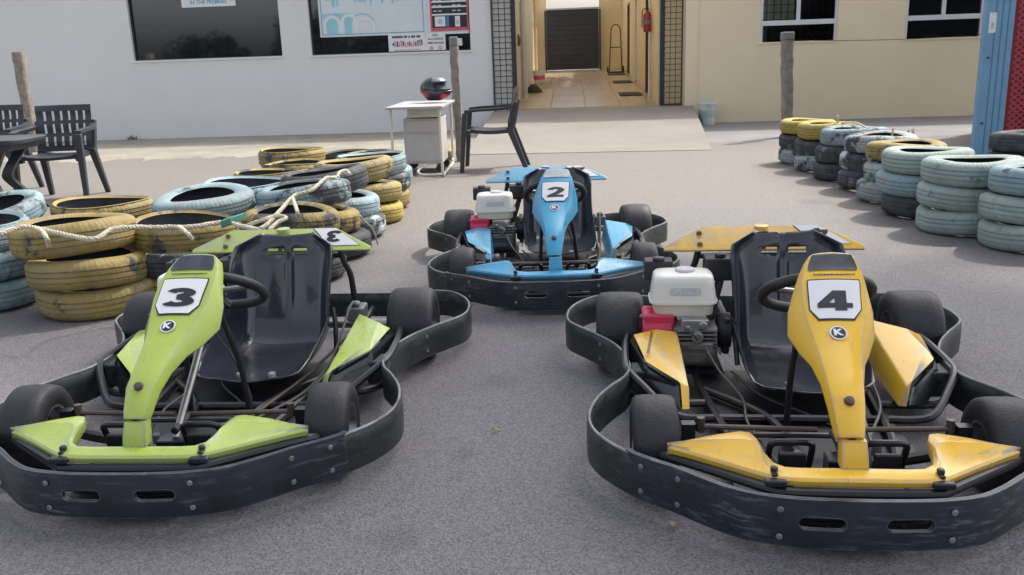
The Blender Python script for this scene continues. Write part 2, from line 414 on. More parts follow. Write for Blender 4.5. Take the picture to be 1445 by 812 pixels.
slope = math.atan2(CF1-CF0, CVE)
for i in range(4):
    for j in range(18):
        v = .2+TV*(j+.5); link('tile', tm, cfo, (.14+TU*(i+.5), v, cfz(v)-.009+random.uniform(-.001,.001)), (slope,0,0))

# ------------------------------------------------------------------ buildings
def building(name, label): 
    o = empty(name, BO, BA); tag(o, label, 'building'); return o
def wall_with_holes(u0, u1, z0, z1, v0, v1, holes):
    """boxes round rectangular openings, butted end to end"""
    mb = MB(); us = u0
    for (a, b, c, d) in sorted(holes):
        mb.b2(us, a, v0, v1, z0, z1); mb.b2(a, b, v0, v1, z0, c); mb.b2(a, b, v0, v1, d, z1); us = b
    mb.b2(us, u1, v0, v1, z0, z1); return mb
WH = 3.0
wb = building('white_building', 'long white painted single storey building with two dark windows')
W1 = (-6.19,-3.66,1.29,2.55); W2 = (-3.17,-.54,1.28,2.55)
link('wall', wall_with_holes(-22, -.2, -.1, WH, 0, .22, [W1, W2]).mesh('wall', M['white'], 0), wb)
link('side_wall', MB().b2(-.2,.14,.002,CVE+1.6,-.1,WH-.003).mesh('side_wall', M['greywall'], 0), wb)
link('roof', MB().b2(-22,-.1,-.12,6,WH+.004,WH+.16).mesh('roof', M['concrete'], 0), wb)
def dark_window(root, W, label=None):
    a,b,c,d = W
    p = link('window', MB().b2(a,b,.10,.118,c,d).mesh('window_pane', M['darkpane'], 0), root)
    fr = MB(); t = .022
    fr.b2(a,a+t,.06,.098,c,d); fr.b2(b-t,b,.06,.098,c,d); fr.b2(a+t,b-t,.06,.098,c,c+t); fr.b2(a+t,b-t,.06,.098,d-t,d)
    link('window_frame', fr.mesh('window_frame', M['black_metal'], 0), p)
    link('window_sill', MB().b2(a-.03,b+.03,-.02,.058,c-.028,c+.004).mesh('window_sill', M['white'], 0, .003), p)
    if label: p['label'] = label
    return p
dark_window(wb, W1); dark_window(wb, W2)
link('back_room_wall', MB().b2(-22,-.2,1.0,1.1,0,WH-.01).mesh('back_room_wall', M['room'], 0), wb)

cb = building('cream_building', 'cream painted building with two white framed windows right of the ramp')
W3 = (4.07,5.27,1.24,2.5); W4 = (6.30,7.49,1.22,2.5)
link('wall', wall_with_holes(2.86, 16, -.1, WH, 0, .22, [W3, W4]).mesh('wall', M['cream'], 0), cb)
link('pilaster', MB().b2(2.90,3.10,-.03,-.002,.0,WH-.02).mesh('pilaster', M['cream'], 0, .004), cb)
# corridor wall with door openings (v0,v1 per door), reaching from the gate to the back
doors = [(1.9,2.75,2.35),(5.0,5.8,2.35),(7.6,8.4,2.35)]
cw = MB(); vs = .222
for (a,b,zt) in doors:
    cw.b2(2.5,2.86,vs,a,0,WH-.004); cw.b2(2.5,2.86,a,b,zt,WH-.004); cw.b2(2.72,2.86,a,b,0,zt); vs = b
cw.b2(2.5,2.86,vs,CVE+1.6,0,WH-.004)
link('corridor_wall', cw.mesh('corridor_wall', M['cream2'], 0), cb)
for k,(a,b,zt) in enumerate(doors):
    z0 = cfz((a+b)/2)
    d = link('door', MB().b2(2.66,2.70,a+.05,b-.05,z0,zt-.05).mesh('door', M['black_metal' if k == 0 else 'brown'], 0, .003), cb)
    fm = MB(); fm.b2(2.49,2.66,a,a+.05,z0,zt); fm.b2(2.49,2.66,b-.05,b,z0,zt); fm.b2(2.49,2.66,a+.05,b-.05,zt-.05,zt)
    link('door_frame', fm.mesh('door_frame', M['brown' if k != 1 else 'alu'], 0, .003), d)
    link('handle', MB().cyl((2.62,b-.12,z0+.95),(2.66,b-.12,z0+.95),.012).cyl((2.62,b-.12,z0+.95),(2.62,b-.24,z0+.95),.01).mesh('handle', M['steelrod']), d)
link('roof', MB().b2(2.5,16,-.12,6,WH+.004,WH+.16).mesh('roof', M['concrete'], 0), cb)
link('back_room_wall', MB().b2(2.87,16,1.2,1.3,0,WH-.01).mesh('back_room_wall', M['room'], 0), cb)
link('end_wall', MB().b2(.14,.42,CVE+.4,CVE+.6,.3,3.3).b2(1.86,3.3,CVE+.4,CVE+.6,.3,3.3).mesh('end_wall', M['cream2'], 0), cb)
link('lintel', MB().b2(-.2,2.5,7.6,7.85,2.62,2.98).mesh('lintel', M['cream2'], 0), cb)
rm_, rt_, rp2 = new_mat('translucent_sheet'); tl = N(rt_, 'ShaderNodeBsdfTranslucent'); tl.inputs[0].default_value = (.62,.54,.38,1)
df = N(rt_, 'ShaderNodeBsdfDiffuse'); df.inputs[0].default_value = (.6,.58,.52,1); mxs = N(rt_, 'ShaderNodeMixShader'); mxs.inputs[0].default_value = .3
rt_.links.new(tl.outputs[0], mxs.inputs[1]); rt_.links.new(df.outputs[0], mxs.inputs[2]); rt_.links.new(mxs.outputs[0], rt_.nodes['Material Output'].inputs[0])
rf_ = MB(); rn = 60; rf_.add([(-.22+2.76*i/rn, v_, WH+.20+.018*math.sin(i*1.3)) for v_ in (.0,9.0) for i in range(rn+1)], [(i,i+1,rn+2+i,rn+1+i) for i in range(rn)])
link('added_roof_sheet', rf_.mesh('added_roof_sheet', rm_, 40), cb)  # unseen sheet added to soften and warm the light in the corridor
def alu_window(root, W, mull, grille, label):
    a,b,c,d = W; r0, r1 = (1.497,1.572)
    t = .045
    fr = MB(); fr.b2(a,a+t,.02,.08,c,d); fr.b2(b-t,b,.02,.08,c,d); fr.b2(a+t,b-t,.02,.08,r0,r1); fr.b2(a+t,b-t,.02,.08,d-t,d)
    fr.b2(mull-.03,mull+.03,.022,.078,r1,d-t)
    o = link('window', fr.mesh('window_frame', M['alu'], 0, .004), root); o['label'] = label
    for (x0,x1,z0,z1) in ((a+t,b-t,c,r0),(a+t,mull-.03,r1,d-t),(mull+.03,b-t,r1,d-t)):
        link('pane', MB().b2(x0,x1,.045,.051,z0,z1).mesh('pane', M['clearpane'], 0), o)
    link('window_sill', MB().b2(a-.02,b+.02,-.015,.018,c-.02,c+.006).mesh('window_sill', M['cream'], 0, .003), o)
    if grille:
        bar = MB().cyl((0,0,c),(0,0,d),.005,6).mesh('bar', M['brown'])
        hb = MB().cyl((a,0,0),(b,0,0),.005,6).mesh('bar', M['brown'])
        for k in range(1, 11): link('bar', bar, o, (a+(b-a)*k/11, .074, 0))
        for k in range(1, 11): link('bar', hb, o, (0, .064, c+(d-c)*k/11))
        link('curtain', MB().add([(a+.04+i*.02, .11+.012*math.sin(i*1.7), z) for z in (c+.33,d) for i in range(26)], [(i,i+1,27+i,26+i) for i in range(25)]).mesh('curtain', M['curtain']), o)
    return o
alu_window(cb, W3, 4.66, True, 'white framed window with wire grille and pale curtain')
alu_window(cb, W4, 6.88, False, 'white framed window with plain dark panes')

# roller gate at the corridor end
gt = empty('corridor_gate', bw(1.13, CVE+.2, cfz(CVE+.2)-.01), BA); tag(gt, 'dark charcoal metal gate closing the far end of the corridor', 'gate')
gw, gh = 1.42, 1.60
link('gate_leaf', MB().b2(-gw/2,gw/2,-.02,.02,.02,gh).mesh('gate_leaf', M['charcoal'], 0), gt)
sl = MB().b2(-gw/2+.01,gw/2-.01,-.028,-.022,0,.125).mesh('slat', M['charcoal'], 0, .003)
for k in range(12): link('slat', sl, gt, (0,0,.03+k*.13))
link('top_rail', MB().b2(-gw/2-.03,gw/2+.03,-.05,.05,gh+.002,gh+.05).mesh('top_rail', M['steel'], 0, .005), gt)
for s_ in (-1,1): link('gate_post', MB().b2(s_*(gw/2+.03)-.025,s_*(gw/2+.03)+.025,-.04,.04,0,gh-.01).mesh('gate_post', M['black_metal'], 0), gt)

# folding mesh gates at the corridor mouth
def mesh_gate(u0, u1, label, thick_side):
    z0, z1 = (.03 if u0 < 1 else .31), 2.9
    root = empty('mesh_gate', bw((u0+u1)/2, -.02, z0), BA); tag(root, label, 'gate', None); wd = u1-u0
    wide = .075; thin = .022
    L_, R_ = (thin, wide) if thick_side > 0 else (wide, thin)
    fr = MB(); hh = z1-z0
    fr.b2(-wd/2,-wd/2+L_,-.02,.02,0,hh); fr.b2(wd/2-R_,wd/2,-.02,.02,0,hh); fr.b2(-wd/2+L_,wd/2-R_,-.02,.02,0,.03); fr.b2(-wd/2+L_,wd/2-R_,-.02,.02,hh-.03,hh)
    link('gate_frame', fr.mesh('gate_frame', M['black_metal'], 0, .003), root)
    x0, x1 = -wd/2+L_, wd/2-R_
    hb = MB().cyl((x0,0,0),(x1,0,0),.0055,6).mesh('wire', M['black_metal']); vb = MB().cyl((0,.008,.03),(0,.008,hh-.03),.0055,6).mesh('wire', M['black_metal'])
    n = int((hh-.06)/.088)
    for k in range(1, n): link('wire', hb, root, (0,0,.03+k*.088))
    for k in range(1, 3): link('wire', vb, root, (x0+(x1-x0)*k/3, 0, 0))
    for k in range(24): link('barb', BARB, root, ((-wd/2+L_ if L_ > R_ else wd/2-R_), -.021, .06+k*hh/25))
    return root
BARB = MB().box((0,0,0), (.02,.012,.02), Matrix.Rotation(.7,3,'Y')).mesh('barb', M['black_metal'], 0)
mesh_gate(-.19, .20, 'black framed wire mesh gate leaf beside the white wall', 1)
mesh_gate(2.50, 2.86, 'black framed wire mesh gate leaf beside the cream wall', -1)

# signs and boards on the dark window (built flat, 1 cm proud of the pane)
def flat(name, label, cat, u0, u1, z0, z1, v, mat):
    root = empty(name, bw((u0+u1)/2, v, z0), BA); tag(root, label, cat)
    wd, hh = u1-u0, z1-z0
    link('panel', MB().b2(-wd/2,wd/2,0,.008,0,hh).mesh('panel', M[mat], 0), root)
    return root, wd, hh
def ink_rect(mb, x0, x1, z0, z1, mi=0, y=-.0035): mb.b2(x0,x1,y,-.0005,z0,z1,mi)
R_, U_ = (1,0,0), (0,0,1)
r, wd, hh = flat('notice', 'small white notice reading IN THE PREMISES on dark window', 'sign', -5.30, -4.39, 2.115, 2.42, .085, 'paper')
mb = MB(); put_text(mb, 'IN THE PREMISES', (0,-.003,.075), R_, U_, .062, .62, .012)
link('lettering', mb.mesh('lettering', M['cyan_line'], 0), r)
mb = MB(); ink_rect(mb,-.41,-.36,.06,.065); ink_rect(mb,.36,.41,.085,.09); link('flourish', mb.mesh('flourish', M['yellowprint'], 0), r)
# whiteboard with pale cyan drawing
r, wd, hh = flat('whiteboard', 'large pale whiteboard with a cyan drawing behind the window', 'board', -3.02, -1.235, 1.565, 2.5, .078, 'board')
mb = MB(); e = .035; ink_rect(mb,-wd/2+e,wd/2-.06,.03,.042); ink_rect(mb,wd/2-.072,wd/2-.06,.042,hh-.05); ink_rect(mb,-wd/2+e,-wd/2+e+.012,.042,hh-.05)
link('border_line', mb.mesh('border_line', M['cyan_line'], 0), r)
def arch(mb, cx, w_, z0, z1, t, y, mi=0):
    n = 12; rr = w_/2; out = [(cx-rr, z0)]+[(cx-rr*math.cos(PI*k/n), z1-rr*.9+rr*.9*math.sin(PI*k/n)) for k in range(n+1)]+[(cx+rr, z0)]
    ri = rr-t; inn = [(cx-ri, z0)]+[(cx-ri*math.cos(PI*k/n), z1-rr*.9+(rr*.9-t)*math.sin(PI*k/n)) for k in range(n+1)]+[(cx+ri, z0)]
    vs = [(q[0],y,q[1]) for q in out]+[(q[0],y,q[1]) for q in inn]; m_ = len(out)
    mb.add(vs, [(i,i+1,m_+i+1,m_+i) for i in range(m_-1)], mi)
mb = MB(); mb.poly([(-wd/2+.06,-.002,.05),(-.36,-.002,.05),(-.36,-.002,.37),(-wd/2+.06,-.002,.37)])
arch(mb, -.18, .42, .05, .36, .02, -.004); link('drawing', mb.mesh('drawing', M['cyan'], 0), r)
mb = MB(); arch(mb,-.68,.30,.05,.34,.05,-.004); arch(mb,-.40,.26,.05,.36,.05,-.005); arch(mb,-.14,.34,.05,.30,.05,-.0045)
link('drawn_letters', mb.mesh('drawn_letters', M['paper'], 0), r)
mb = MB()
for k in range(14): ink_rect(mb, -.75+k*.09+random.uniform(-.03,.03), -.74+k*.09+random.uniform(0,.05), .46+random.uniform(0,.3), .468+random.uniform(0,.3)+.02)
link('scribble', mb.mesh('scribble', M['cyan'], 0), r)
r, wd, hh = flat('paper_sheet', 'white backing sheet behind the red price poster', 'sheet', -1.232, -.545, 1.55, 2.5, .080, 'paper')
r, wd, hh = flat('price_poster', 'red bordered price poster with black rows on white sheet', 'poster', -1.185, -.56, 1.60, 2.5, .066, 'poster_red')
mb = MB(); ink_rect(mb,-wd/2+.03,wd/2-.03,.05,hh-.03); link('sheet', mb.mesh('sheet', M['ink'], 0), r)
mb = MB()
for z in (.24,.36,.44,.52,.60): ink_rect(mb,-wd/2+.03,wd/2-.03,z,z+.025,0,-.0055)
ink_rect(mb,-.24,-.07,.07,.225,0,-.0055); ink_rect(mb,.09,.17,.06,.225,0,-.0055); link('white_rows', mb.mesh('white_rows', M['paper'], 0), r)
mb = MB()
for z in (.31,.395,.475): 
    for x in (-.26,-.18,.05,.13): ink_rect(mb, x, x+.06, z-.009, z+.009, 0, -.0055)
tag(link('lettering', mb.mesh('lettering', M['pale_grey'], 0), r), kind='stuff')
mb = MB(); ink_rect(mb,-.055,-.01,.065,.225,0,-.0055); link('blue_block', mb.mesh('blue_block', M['poster_blue'], 0), r)
mb = MB(); ink_rect(mb,-.19,-.12,.115,.185,0,-.0075); ink_rect(mb,.11,.155,.10,.16,0,-.0075); link('grey_block', mb.mesh('grey_block', M['pale_grey'], 0), r)
r, wd, hh = flat('picture_notice', 'white notice with a row of small dark figures and a heading', 'sign', -1.895, -1.283, 1.283, 1.585, .062, 'paper')
mb = MB(); [ink_rect(mb, x_+k_*.0135, x_+k_*.0135+.010, .228, .262) for x_, n_ in ((-.24,13),(-.045,4),(.03,2),(.075,5),(.16,5)) for k_ in range(n_)]; link('lettering', mb.mesh('lettering', M['ink'], 0), r)
mb = MB(); rr = random.Random(2)
for k in range(15): x = -.24+k*.034; ink_rect(mb,x,x+rr.uniform(.012,.026),.085+rr.uniform(0,.02),.15+rr.uniform(0,.05))
link('figures', mb.mesh('figures', M['violet'], 0), r)
mb = MB()
for k in range(9): x = -.2+k*.05; ink_rect(mb,x,x+.03,.09,.10+rr.uniform(.02,.08),0,-.005)
ink_rect(mb,-.22,.22,.03,.045); link('pink_figures', mb.mesh('pink_figures', M['pinkprint'], 0), r)
r, wd, hh = flat('warning_notice', 'white sign reading NO ALCOHOL SMOKING with two red symbols', 'sign', -1.28, -.955, 1.29, 1.582, .0605, 'paper')
mb = MB(); put_text(mb,'NO',(0,-.003,.25),R_,U_,.036,.09,.015); put_text(mb,'ALCOHOL',(0,-.003,.19),R_,U_,.036,.26,.015); put_text(mb,'SMOKING',(0,-.003,.127),R_,U_,.036,.27,.015)
link('lettering', mb.mesh('lettering', M['ink'], 0), r)
mb = MB()
for x in (-.07,.07):
    mb.revolve([(.022,-.003),(.031,-.003)],20,'y',(x,0,.05)); mb.box((x,-.003,.05),(.05,.002,.008),Matrix.Rotation(.8,3,'Y'))
link('symbols', mb.mesh('symbols', M['poster_red'], 0), r)
o = link('switch_box', MB().b2(-.04,.04,-.03,0,0,.115).b2(-.02,.02,-.036,-.031,.02,.095).mesh('switch_box', M['alu'], 0, .006), None, bw(-.72,.055,1.36), (0,0,BA)); tag(o, 'small white switch box on the dark window strip', 'switch box')

# things inside the cream windows
def dome(name, label, cat, loc, r, mat, sq=.8):
    mb = MB(); prof = [(r*math.cos(a)*(1+.05*math.sin(3*a)), r*sq*math.sin(a)) for a in np.linspace(0, PI/2, 9)]
    mb.revolve([(r*1.08,-.0),(r*1.1,.012)]+prof, 20); o = link(name, mb.mesh(name, M[mat]), None, loc); tag(o, label, cat); return o
shelf = None
link('window_shelf', MB().b2(4.0,7.6,.40,.75,1.15,1.2).mesh('window_shelf', M['brown'], 0), cb)
dome('cap', 'rounded pale cap on the shelf behind the grilled window', 'cap', bw(4.74,.5,1.2), .10, 'skin')
dome('cap', 'tall dark rounded hat on the shelf behind the grilled window', 'hat', bw(4.95,.62,1.2), .15, 'black_metal', 1.3)
dome('cap', 'reddish brown rounded cap behind the plain window', 'cap', bw(6.9,.5,1.2), .13, 'brownred')

# ------------------------------------------------------------------ corridor contents
def bucket(name, label, loc, r0, r1, hh, label_mat, group=None):
    root = empty(name, loc, random.uniform(0,3)); tag(root, label, 'bucket', group)
    prof = [(0.0,.004),(r0,.004),(r0+.002,0.0),(r1,hh*.86),(r1+.009,hh*.87),(r1+.009,hh*.9),(r1+.002,hh*.91),(r1+.004,hh),(r1-.004,hh),(r0-.004,.012),(0.0,.012)]
    link('pail', MB().revolve(prof,36).mesh('pail', M['bucket']), root)
    ra = r0+(r1-r0)*.25+.0025; rb = r0+(r1-r0)*.68+.0025
    link('label_band', MB().revolve([(ra,hh*.25),(rb,hh*.62)],36).mesh('label_band', M[label_mat]), root)
    link('bail', MB().tube([(math.cos(a)*(r1+.012), -.02-.10*math.sin(a), hh*.88-.5*r1*math.sin(a)) for a in np.linspace(0,PI,13)], .003, 6).mesh('bail', M['steelrod']), root)
    return root
bucket('bucket', 'white plastic bucket with pale green label beside the ramp', bw(3.22,-.36,.012), .115, .145, .37, 'bucket_label')
o = link('black_bottle', MB().revolve([(0,0),(.035,0),(.037,.1),(.02,.14),(.012,.15),(.012,.18),(0,.18)],14).mesh('black_bottle', M['glossblack']), None, bw(3.08,-.5,.012)); tag(o,'small black bottle between the ramp and the white bucket','bottle')
bucket('bucket', 'pale bucket with red label against the corridor wall', bw(.36,5.6,cfz(5.6)), .11, .14, .30, 'poster_red')
bucket('bucket', 'low yellowish tub on the corridor floor beside a pale bucket', bw(.52,4.6,cfz(4.6)), .10, .12, .16, 'yellowprint')
def fold(n, w, amp): return None
o = link('rag_heap', MB().revolve([(0,.17),(.05,.16),(.11,.11),(.16,.05),(.19,0.0)],14).mesh('rag_heap', M['mat_']), None, bw(.32,3.4,cfz(3.4))); tag(o, 'dark heap of rags at the foot of the grey corridor wall', 'rags')
for k,(u_,v_,lab) in enumerate(((2.18,2.3,'dark door mat beside the fire extinguisher'),(2.2,5.4,'dark door mat at the second corridor door'),(2.2,8.0,'dark door mat at the corridor door nearest the charcoal gate'))):
    mt = MB(); mt.b2(-.21,.21,-.33,.33,0,.015)
    root = link('door_mat', mt.mesh('door_mat', M['mat_'], 0, .004), None, bw(u_,v_,cfz(v_)+.002), None); root.rotation_euler = (slope,0,BA); tag(root, lab, 'mat')
# fire extinguisher and its white pipe
fx = empty('fire_extinguisher', bw(2.41,1.35,1.50), BA); tag(fx, 'red fire extinguisher hanging on the cream corridor wall', 'extinguisher')
link('cylinder', MB().revolve([(0,0),(.068,.0),(.072,.02),(.072,.28),(.05,.33),(.022,.35),(.022,.37),(0,.37)],20).mesh('cylinder', M['exting']), fx)
link('label_band', MB().revolve([(.073,.13),(.073,.20)],20).mesh('label_band', M['helmet_grey']), fx)
link('valve', MB().b2(-.02,.02,-.05,.04,.37,.40).b2(-.012,.012,-.09,-.02,.41,.425).mesh('valve', M['black_metal'],0,.003), fx)
link('hose', MB().tube(catmull([(0,-.05,.39),(-.08,-.06,.36),(-.095,-.03,.2),(-.085,-.02,.08)],5),.009,8).mesh('hose', M['black_metal']), fx)
link('hook', MB().b2(.02,.10,-.01,.01,.36,.375).mesh('hook', M['steelrod'],0), fx)
pp = link('wall_pipe', MB().cyl((0,0,0),(0,0,2.3),.02,10).b2(-.03,.03,-.03,.03,0,.03).mesh('wall_pipe', M['alu']), None, bw(2.47,1.62,cfz(1.6)+.001), (0,0,BA)); tag(pp,'thin white pipe running up the cream corridor wall','pipe')
pp = link('drain_pipe', MB().cyl((0,0,0),(0,0,2.5),.05,12).revolve([(.05,1.0),(.06,1.0),(.06,1.1),(.05,1.1)],12).mesh('drain_pipe', M['greywall']), None, bw(.20,2.4,cfz(2.4)+.001)); tag(pp,'pale drain pipe on the grey corridor wall','pipe')
pp = link('conduit', MB().cyl((0,0,0),(0,0,2.5),.04,12).b2(-.05,.05,-.05,.05,1.2,1.3).mesh('conduit', M['cream2']), None, bw(.19,8.4,cfz(8.4)+.001)); tag(pp,'cream vertical conduit near the charcoal gate','pipe')
hk = MB(); hk.revolve([(0,.03),(.06,.025),(.11,.0),(.11,-.01),(0,-.01)],18,'x'); o = link('wall_gong', hk.mesh('wall_gong', M['brown']), None, bw(.155,1.5,1.44), (0,0,BA)); tag(o,'dark brown rounded object fixed on the grey corridor wall','fixture')
# trolley frame leaning beyond the doors
tr = empty('trolley_frame', bw(2.22,8.9,cfz(8.9)), BA); tag(tr, 'thin dark upright trolley frame standing beside the corridor wall', 'trolley')
link('frame', MB().tube(catmull([(-.16,-.06,0.02),(-.12,.0,.9),(-.09,.03,1.12),(.0,.04,1.18),(.1,.03,1.12),(.13,.0,.9),(.16,-.06,.02)],6),.014,8).mesh('frame', M['tube']), tr)
link('cross_bar', MB().cyl((-.13,-.01,.62),(.14,-.01,.62),.012).mesh('cross_bar', M['tube']), tr)
link('toe_plate', MB().b2(-.2,.2,-.25,.02,.0,.018).mesh('toe_plate', M['tube'],0), tr)
for s_ in (-1,1): link('wheel', MB().revolve([(0,-.02),(.07,-.02),(.08,-.01),(.08,.01),(.07,.02),(0,.02)],16,'x',(s_*.2,.06,.08)).mesh('wheel', M['black_metal']), tr)

# ------------------------------------------------------------------ weathered posts and the wire
def rough_post(name, label, p0, p1, w0, w1, cap=None, seed=1):
    root = empty(name, (p0[0],p0[1],0)); tag(root, label, 'post'); r = random.Random(seed); rings = []
    n = 14; m = 10
    d = Vector(p1)-Vector(p0)
    for i in range(n+1):
        t = i/n; c = d*t; wd = w0+(w1-w0)*t; off = Vector((r.uniform(-.006,.006), r.uniform(-.006,.006), 0))
        rings.append([c+off+Vector((math.copysign(abs(math.cos(a))**.6, math.cos(a))*wd/2*(1+r.uniform(-.06,.06)), math.copysign(abs(math.sin(a))**.6, math.sin(a))*wd/2*(1+r.uniform(-.06,.06)), 0)) for a in [2*PI*k/m+.2 for k in range(m)]])
    link('shaft', MB().loft(rings).mesh('shaft', M['post'], 50), root)
    if cap:
        link('cap', MB().box(d+Vector((0,0,cap/2+.001)), (w1*.95,w1*.95,cap)).mesh('cap', M['concrete'],0,.01), root)
    return root
rough_post('fence_post', 'leaning weathered grey post behind the plastic chairs', (-7.06,13.4,0), (-7.07,13.4,1.45), .13, .17, None, 1)
rough_post('fence_post', 'weathered post standing behind the steel table', (-.54,10.25,0), (-.56,10.25,1.28), .10, .10, .10, 2)
rough_post('fence_post', 'thick weathered post at the far end of the right tyre row', (3.68,11.72,0), (3.62,11.72,1.24), .145, .15, .10, 3)
wr = MB().tube([(3.62+ (6.6-3.62)*t, 11.66-.5*t, 1.235-.05*math.sin(PI*t)+.03*t) for t in np.linspace(0,1,16)], .004, 6)
o = link('fence_wire', wr.mesh('fence_wire', M['black_metal'])); tag(o, 'thin dark wire strung from the thick post toward the blue panel', 'wire')

# ------------------------------------------------------------------ blue column and red booth
bk = empty('red_booth', (4.98, 8.9, 0)); tag(bk, 'red steel booth with expanded mesh front behind a blue panel', 'booth')
link('body', MB().b2(1.15,4.2,.15,2.6,0,2.6).mesh('body', M['charcoal'],0), bk)
cg = MB(); n = 44
pts = [(.0+i*.05, (0.0 if (i//2) % 2 else .035)) for i in range(n)]
cg.add([(x,y+.06,z) for z in (.02,2.6) for x,y in pts], [(i,i+1,n+i+1,n+i) for i in range(n-1)]); link('corrugated_sheet', cg.mesh('corrugated_sheet', M['red_steel'],0), bk)
link('added_back_sheet', MB().b2(0,2.15,.105,.12,.02,2.6).mesh('added_back_sheet', M['charcoal'],0), bk)  # unseen dark sheet added to keep red out of the window reflections
lat = MB(); cx, cz = .075, .055
bars_a = MB().box((0,0,0),(.11,.012,.012),Matrix.Rotation(math.atan2(cz,cx),3,'Y')).mesh('strand', M['red_steel'],0); bars_b = MB().box((0,.006,0),(.11,.012,.012),Matrix.Rotation(-math.atan2(cz,cx),3,'Y')).mesh('strand', M['red_steel'],0)
for i in range(5):
    for j in range(26):
        link('strand', bars_a, bk, (.06+i*cx*1.0, .035, .05+j*.06)); link('strand', bars_b, bk, (.06+i*cx*1.0, .03, .05+j*.06))
far_l = MB()
for i in range(5,28):
    for j in range(26):
        for sg, yy in ((1,.035),(-1,.036)): far_l.box((.06+i*cx,yy,.05+j*.06),(.11,.012,.012),Matrix.Rotation(sg*math.atan2(cz,cx),3,'Y'))
tag(link('strands_beyond', far_l.mesh('strands_beyond', M['red_steel'],0), bk), kind='stuff')
bp_ = empty('blue_panel', (4.80, 8.9, 0), math.radians(-3)); tag(bp_, 'tall narrow pale blue folded steel panel at the edge of the red booth', 'panel')
prof = [(-.145,.04),(-.145,-.02),(-.135,-.03),(-.06,-.03),(-.05,-.018),(-.04,-.03),(.0,-.03),(.01,-.018),(.02,-.03),(.06,-.03),(.07,-.018),(.08,-.03),(.12,-.03),(.13,-.02),(.13,.04)]
link('sheet', MB().loft([[(x,y,z) for x,y in prof] for z in (0.0,2.7)]).mesh('sheet', M['blue_steel'],0), bp_)
link('sticker', MB().b2(-.115,-.045,-.036,-.0305,1.21,1.40).mesh('sticker', M['paper'],0,.004), bp_)
link('sticker_print', MB().b2(-.095,-.065,-.0385,-.0365,1.25,1.31).mesh('sticker_print', M['pale_grey'],0), bp_)
link('bolt', MB().cyl((-.09,-.03,.98),(-.09,-.042,.98),.012,8).cyl((-.09,-.03,.35),(-.09,-.042,.35),.012,8).mesh('bolt', M['rustrod']), bp_)

# ------------------------------------------------------------------ plastic chairs, tables, helmet
def leg_pts(mb, top, bot, wt, wb_, dt, db):
    rt = [Vector(top)+Vector((sx*wt/2, sy*dt/2, 0)) for sx,sy in ((-1,-1),(1,-1),(1,1),(-1,1))]; rb = [Vector(bot)+Vector((sx*wb_/2, sy*db/2, 0)) for sx,sy in ((-1,-1),(1,-1),(1,1),(-1,1))]
    return mb.loft([rt, rb])
def make_chair(label, loc, rz, group=None):
    """monobloc garden chair facing local -y"""
    root = empty('plastic_chair', loc, rz); tag(root, label, 'chair', group); P = M['chair']
    seat = MB(); rows = []
    for i in range(9):
        y = -.24+.47*i/8; ww = .235-.02*(i/8); zz = .435-.02*math.sin(PI*i/8)-.015*(i/8)-(.02 if i == 0 else 0)
        rows.append([(-ww,y,zz+.006),(-ww*.5,y,zz-.012),(0,y,zz-.016),(ww*.5,y,zz-.012),(ww,y,zz+.006),(ww,y,zz-.03),(0,y,zz-.04),(-ww,y,zz-.03)])
    link('seat', seat.loft(rows).mesh('seat', P, 50), root)
    back = MB(); cols = 7
    def bp(x, z):      # gently waved, reclined back
        t = (z-.40)/.44; return Vector((x*(1+.06*t), .215+.085*t+.006*math.sin(t*3*2*PI)-.05*(x/.25)**2, z))
    def plate(x0,x1,z0,z1,nz):
        rings = []
        for k in range(nz+1):
            z = z0+(z1-z0)*k/nz; a,b = bp(x0,z), bp(x1,z); th = Vector((0,.007,0)); rings.append([a,b,b+th,a+th])
        back.loft(rings)
    zz = [.42,.47,.555,.585,.67,.70,.785,.84]
    for k in (0,2,4,6): 
        for i in range(8): plate(-.235+i*.05875, -.235+(i+1)*.05875, zz[k], zz[k+1], 2)
    nslot = 6; sw = .020; pitch = .47/(nslot+1)
    for k in (1,3,5):
        for i in range(nslot+1):
            x0 = -.235+i*pitch+(sw/2 if i else 0); x1 = -.235+(i+1)*pitch-(sw/2 if i < nslot else 0); plate(x0,x1,zz[k],zz[k+1],3)
    link('backrest', back.mesh('backrest', P, 35), root)
    for s_ in (-1,1):
        arm = MB(); pts = [(s_*.275,-.25,.628),(s_*.285,-.12,.64),(s_*.285,.05,.645),(s_*.27,.18,.655),(s_*.245,.265,.68)]
        arm.loft([[(x-.032,y,z),(x+.032,y,z),(x+.026,y,z-.028),(x-.026,y,z-.028)] for x,y,z in catmull(pts,4)]); link('armrest', arm.mesh('armrest', P, 50), root)
        m1 = MB(); leg_pts(m1,(s_*.275,-.245,.60),(s_*.29,-.30,0),.062,.042,.052,.042); link('leg', m1.mesh('leg', P, 0, .006), root)
        m2 = MB(); leg_pts(m2,(s_*.225,.20,.44),(s_*.26,.37,0),.062,.042,.072,.05); link('leg', m2.mesh('leg', P, 0, .006), root)
        m3 = MB(); leg_pts(m3,(s_*.25,.275,.70),(s_*.232,.21,.40),.045,.05,.05,.06); link('back_post', m3.mesh('back_post', P, 0, .006), root)
        m4 = MB(); leg_pts(m4,(s_*.243,-.235,.43),(s_*.25,-.22,.36),.07,.05,.06,.05); link('seat_bracket', m4.mesh('seat_bracket', P, 0, .006), root)
    return root
make_chair('dark grey plastic armchair turned sideways beside the steel table', (-.16, 9.42, 0), math.radians(-93))
make_chair('dark grey plastic armchair with slotted back at the end of the plastic table', (-4.09, 8.17, 0), math.radians(6))
make_chair('dark grey plastic armchair with slotted back standing behind the plastic table', (-5.02, 8.74, 0), math.radians(6))
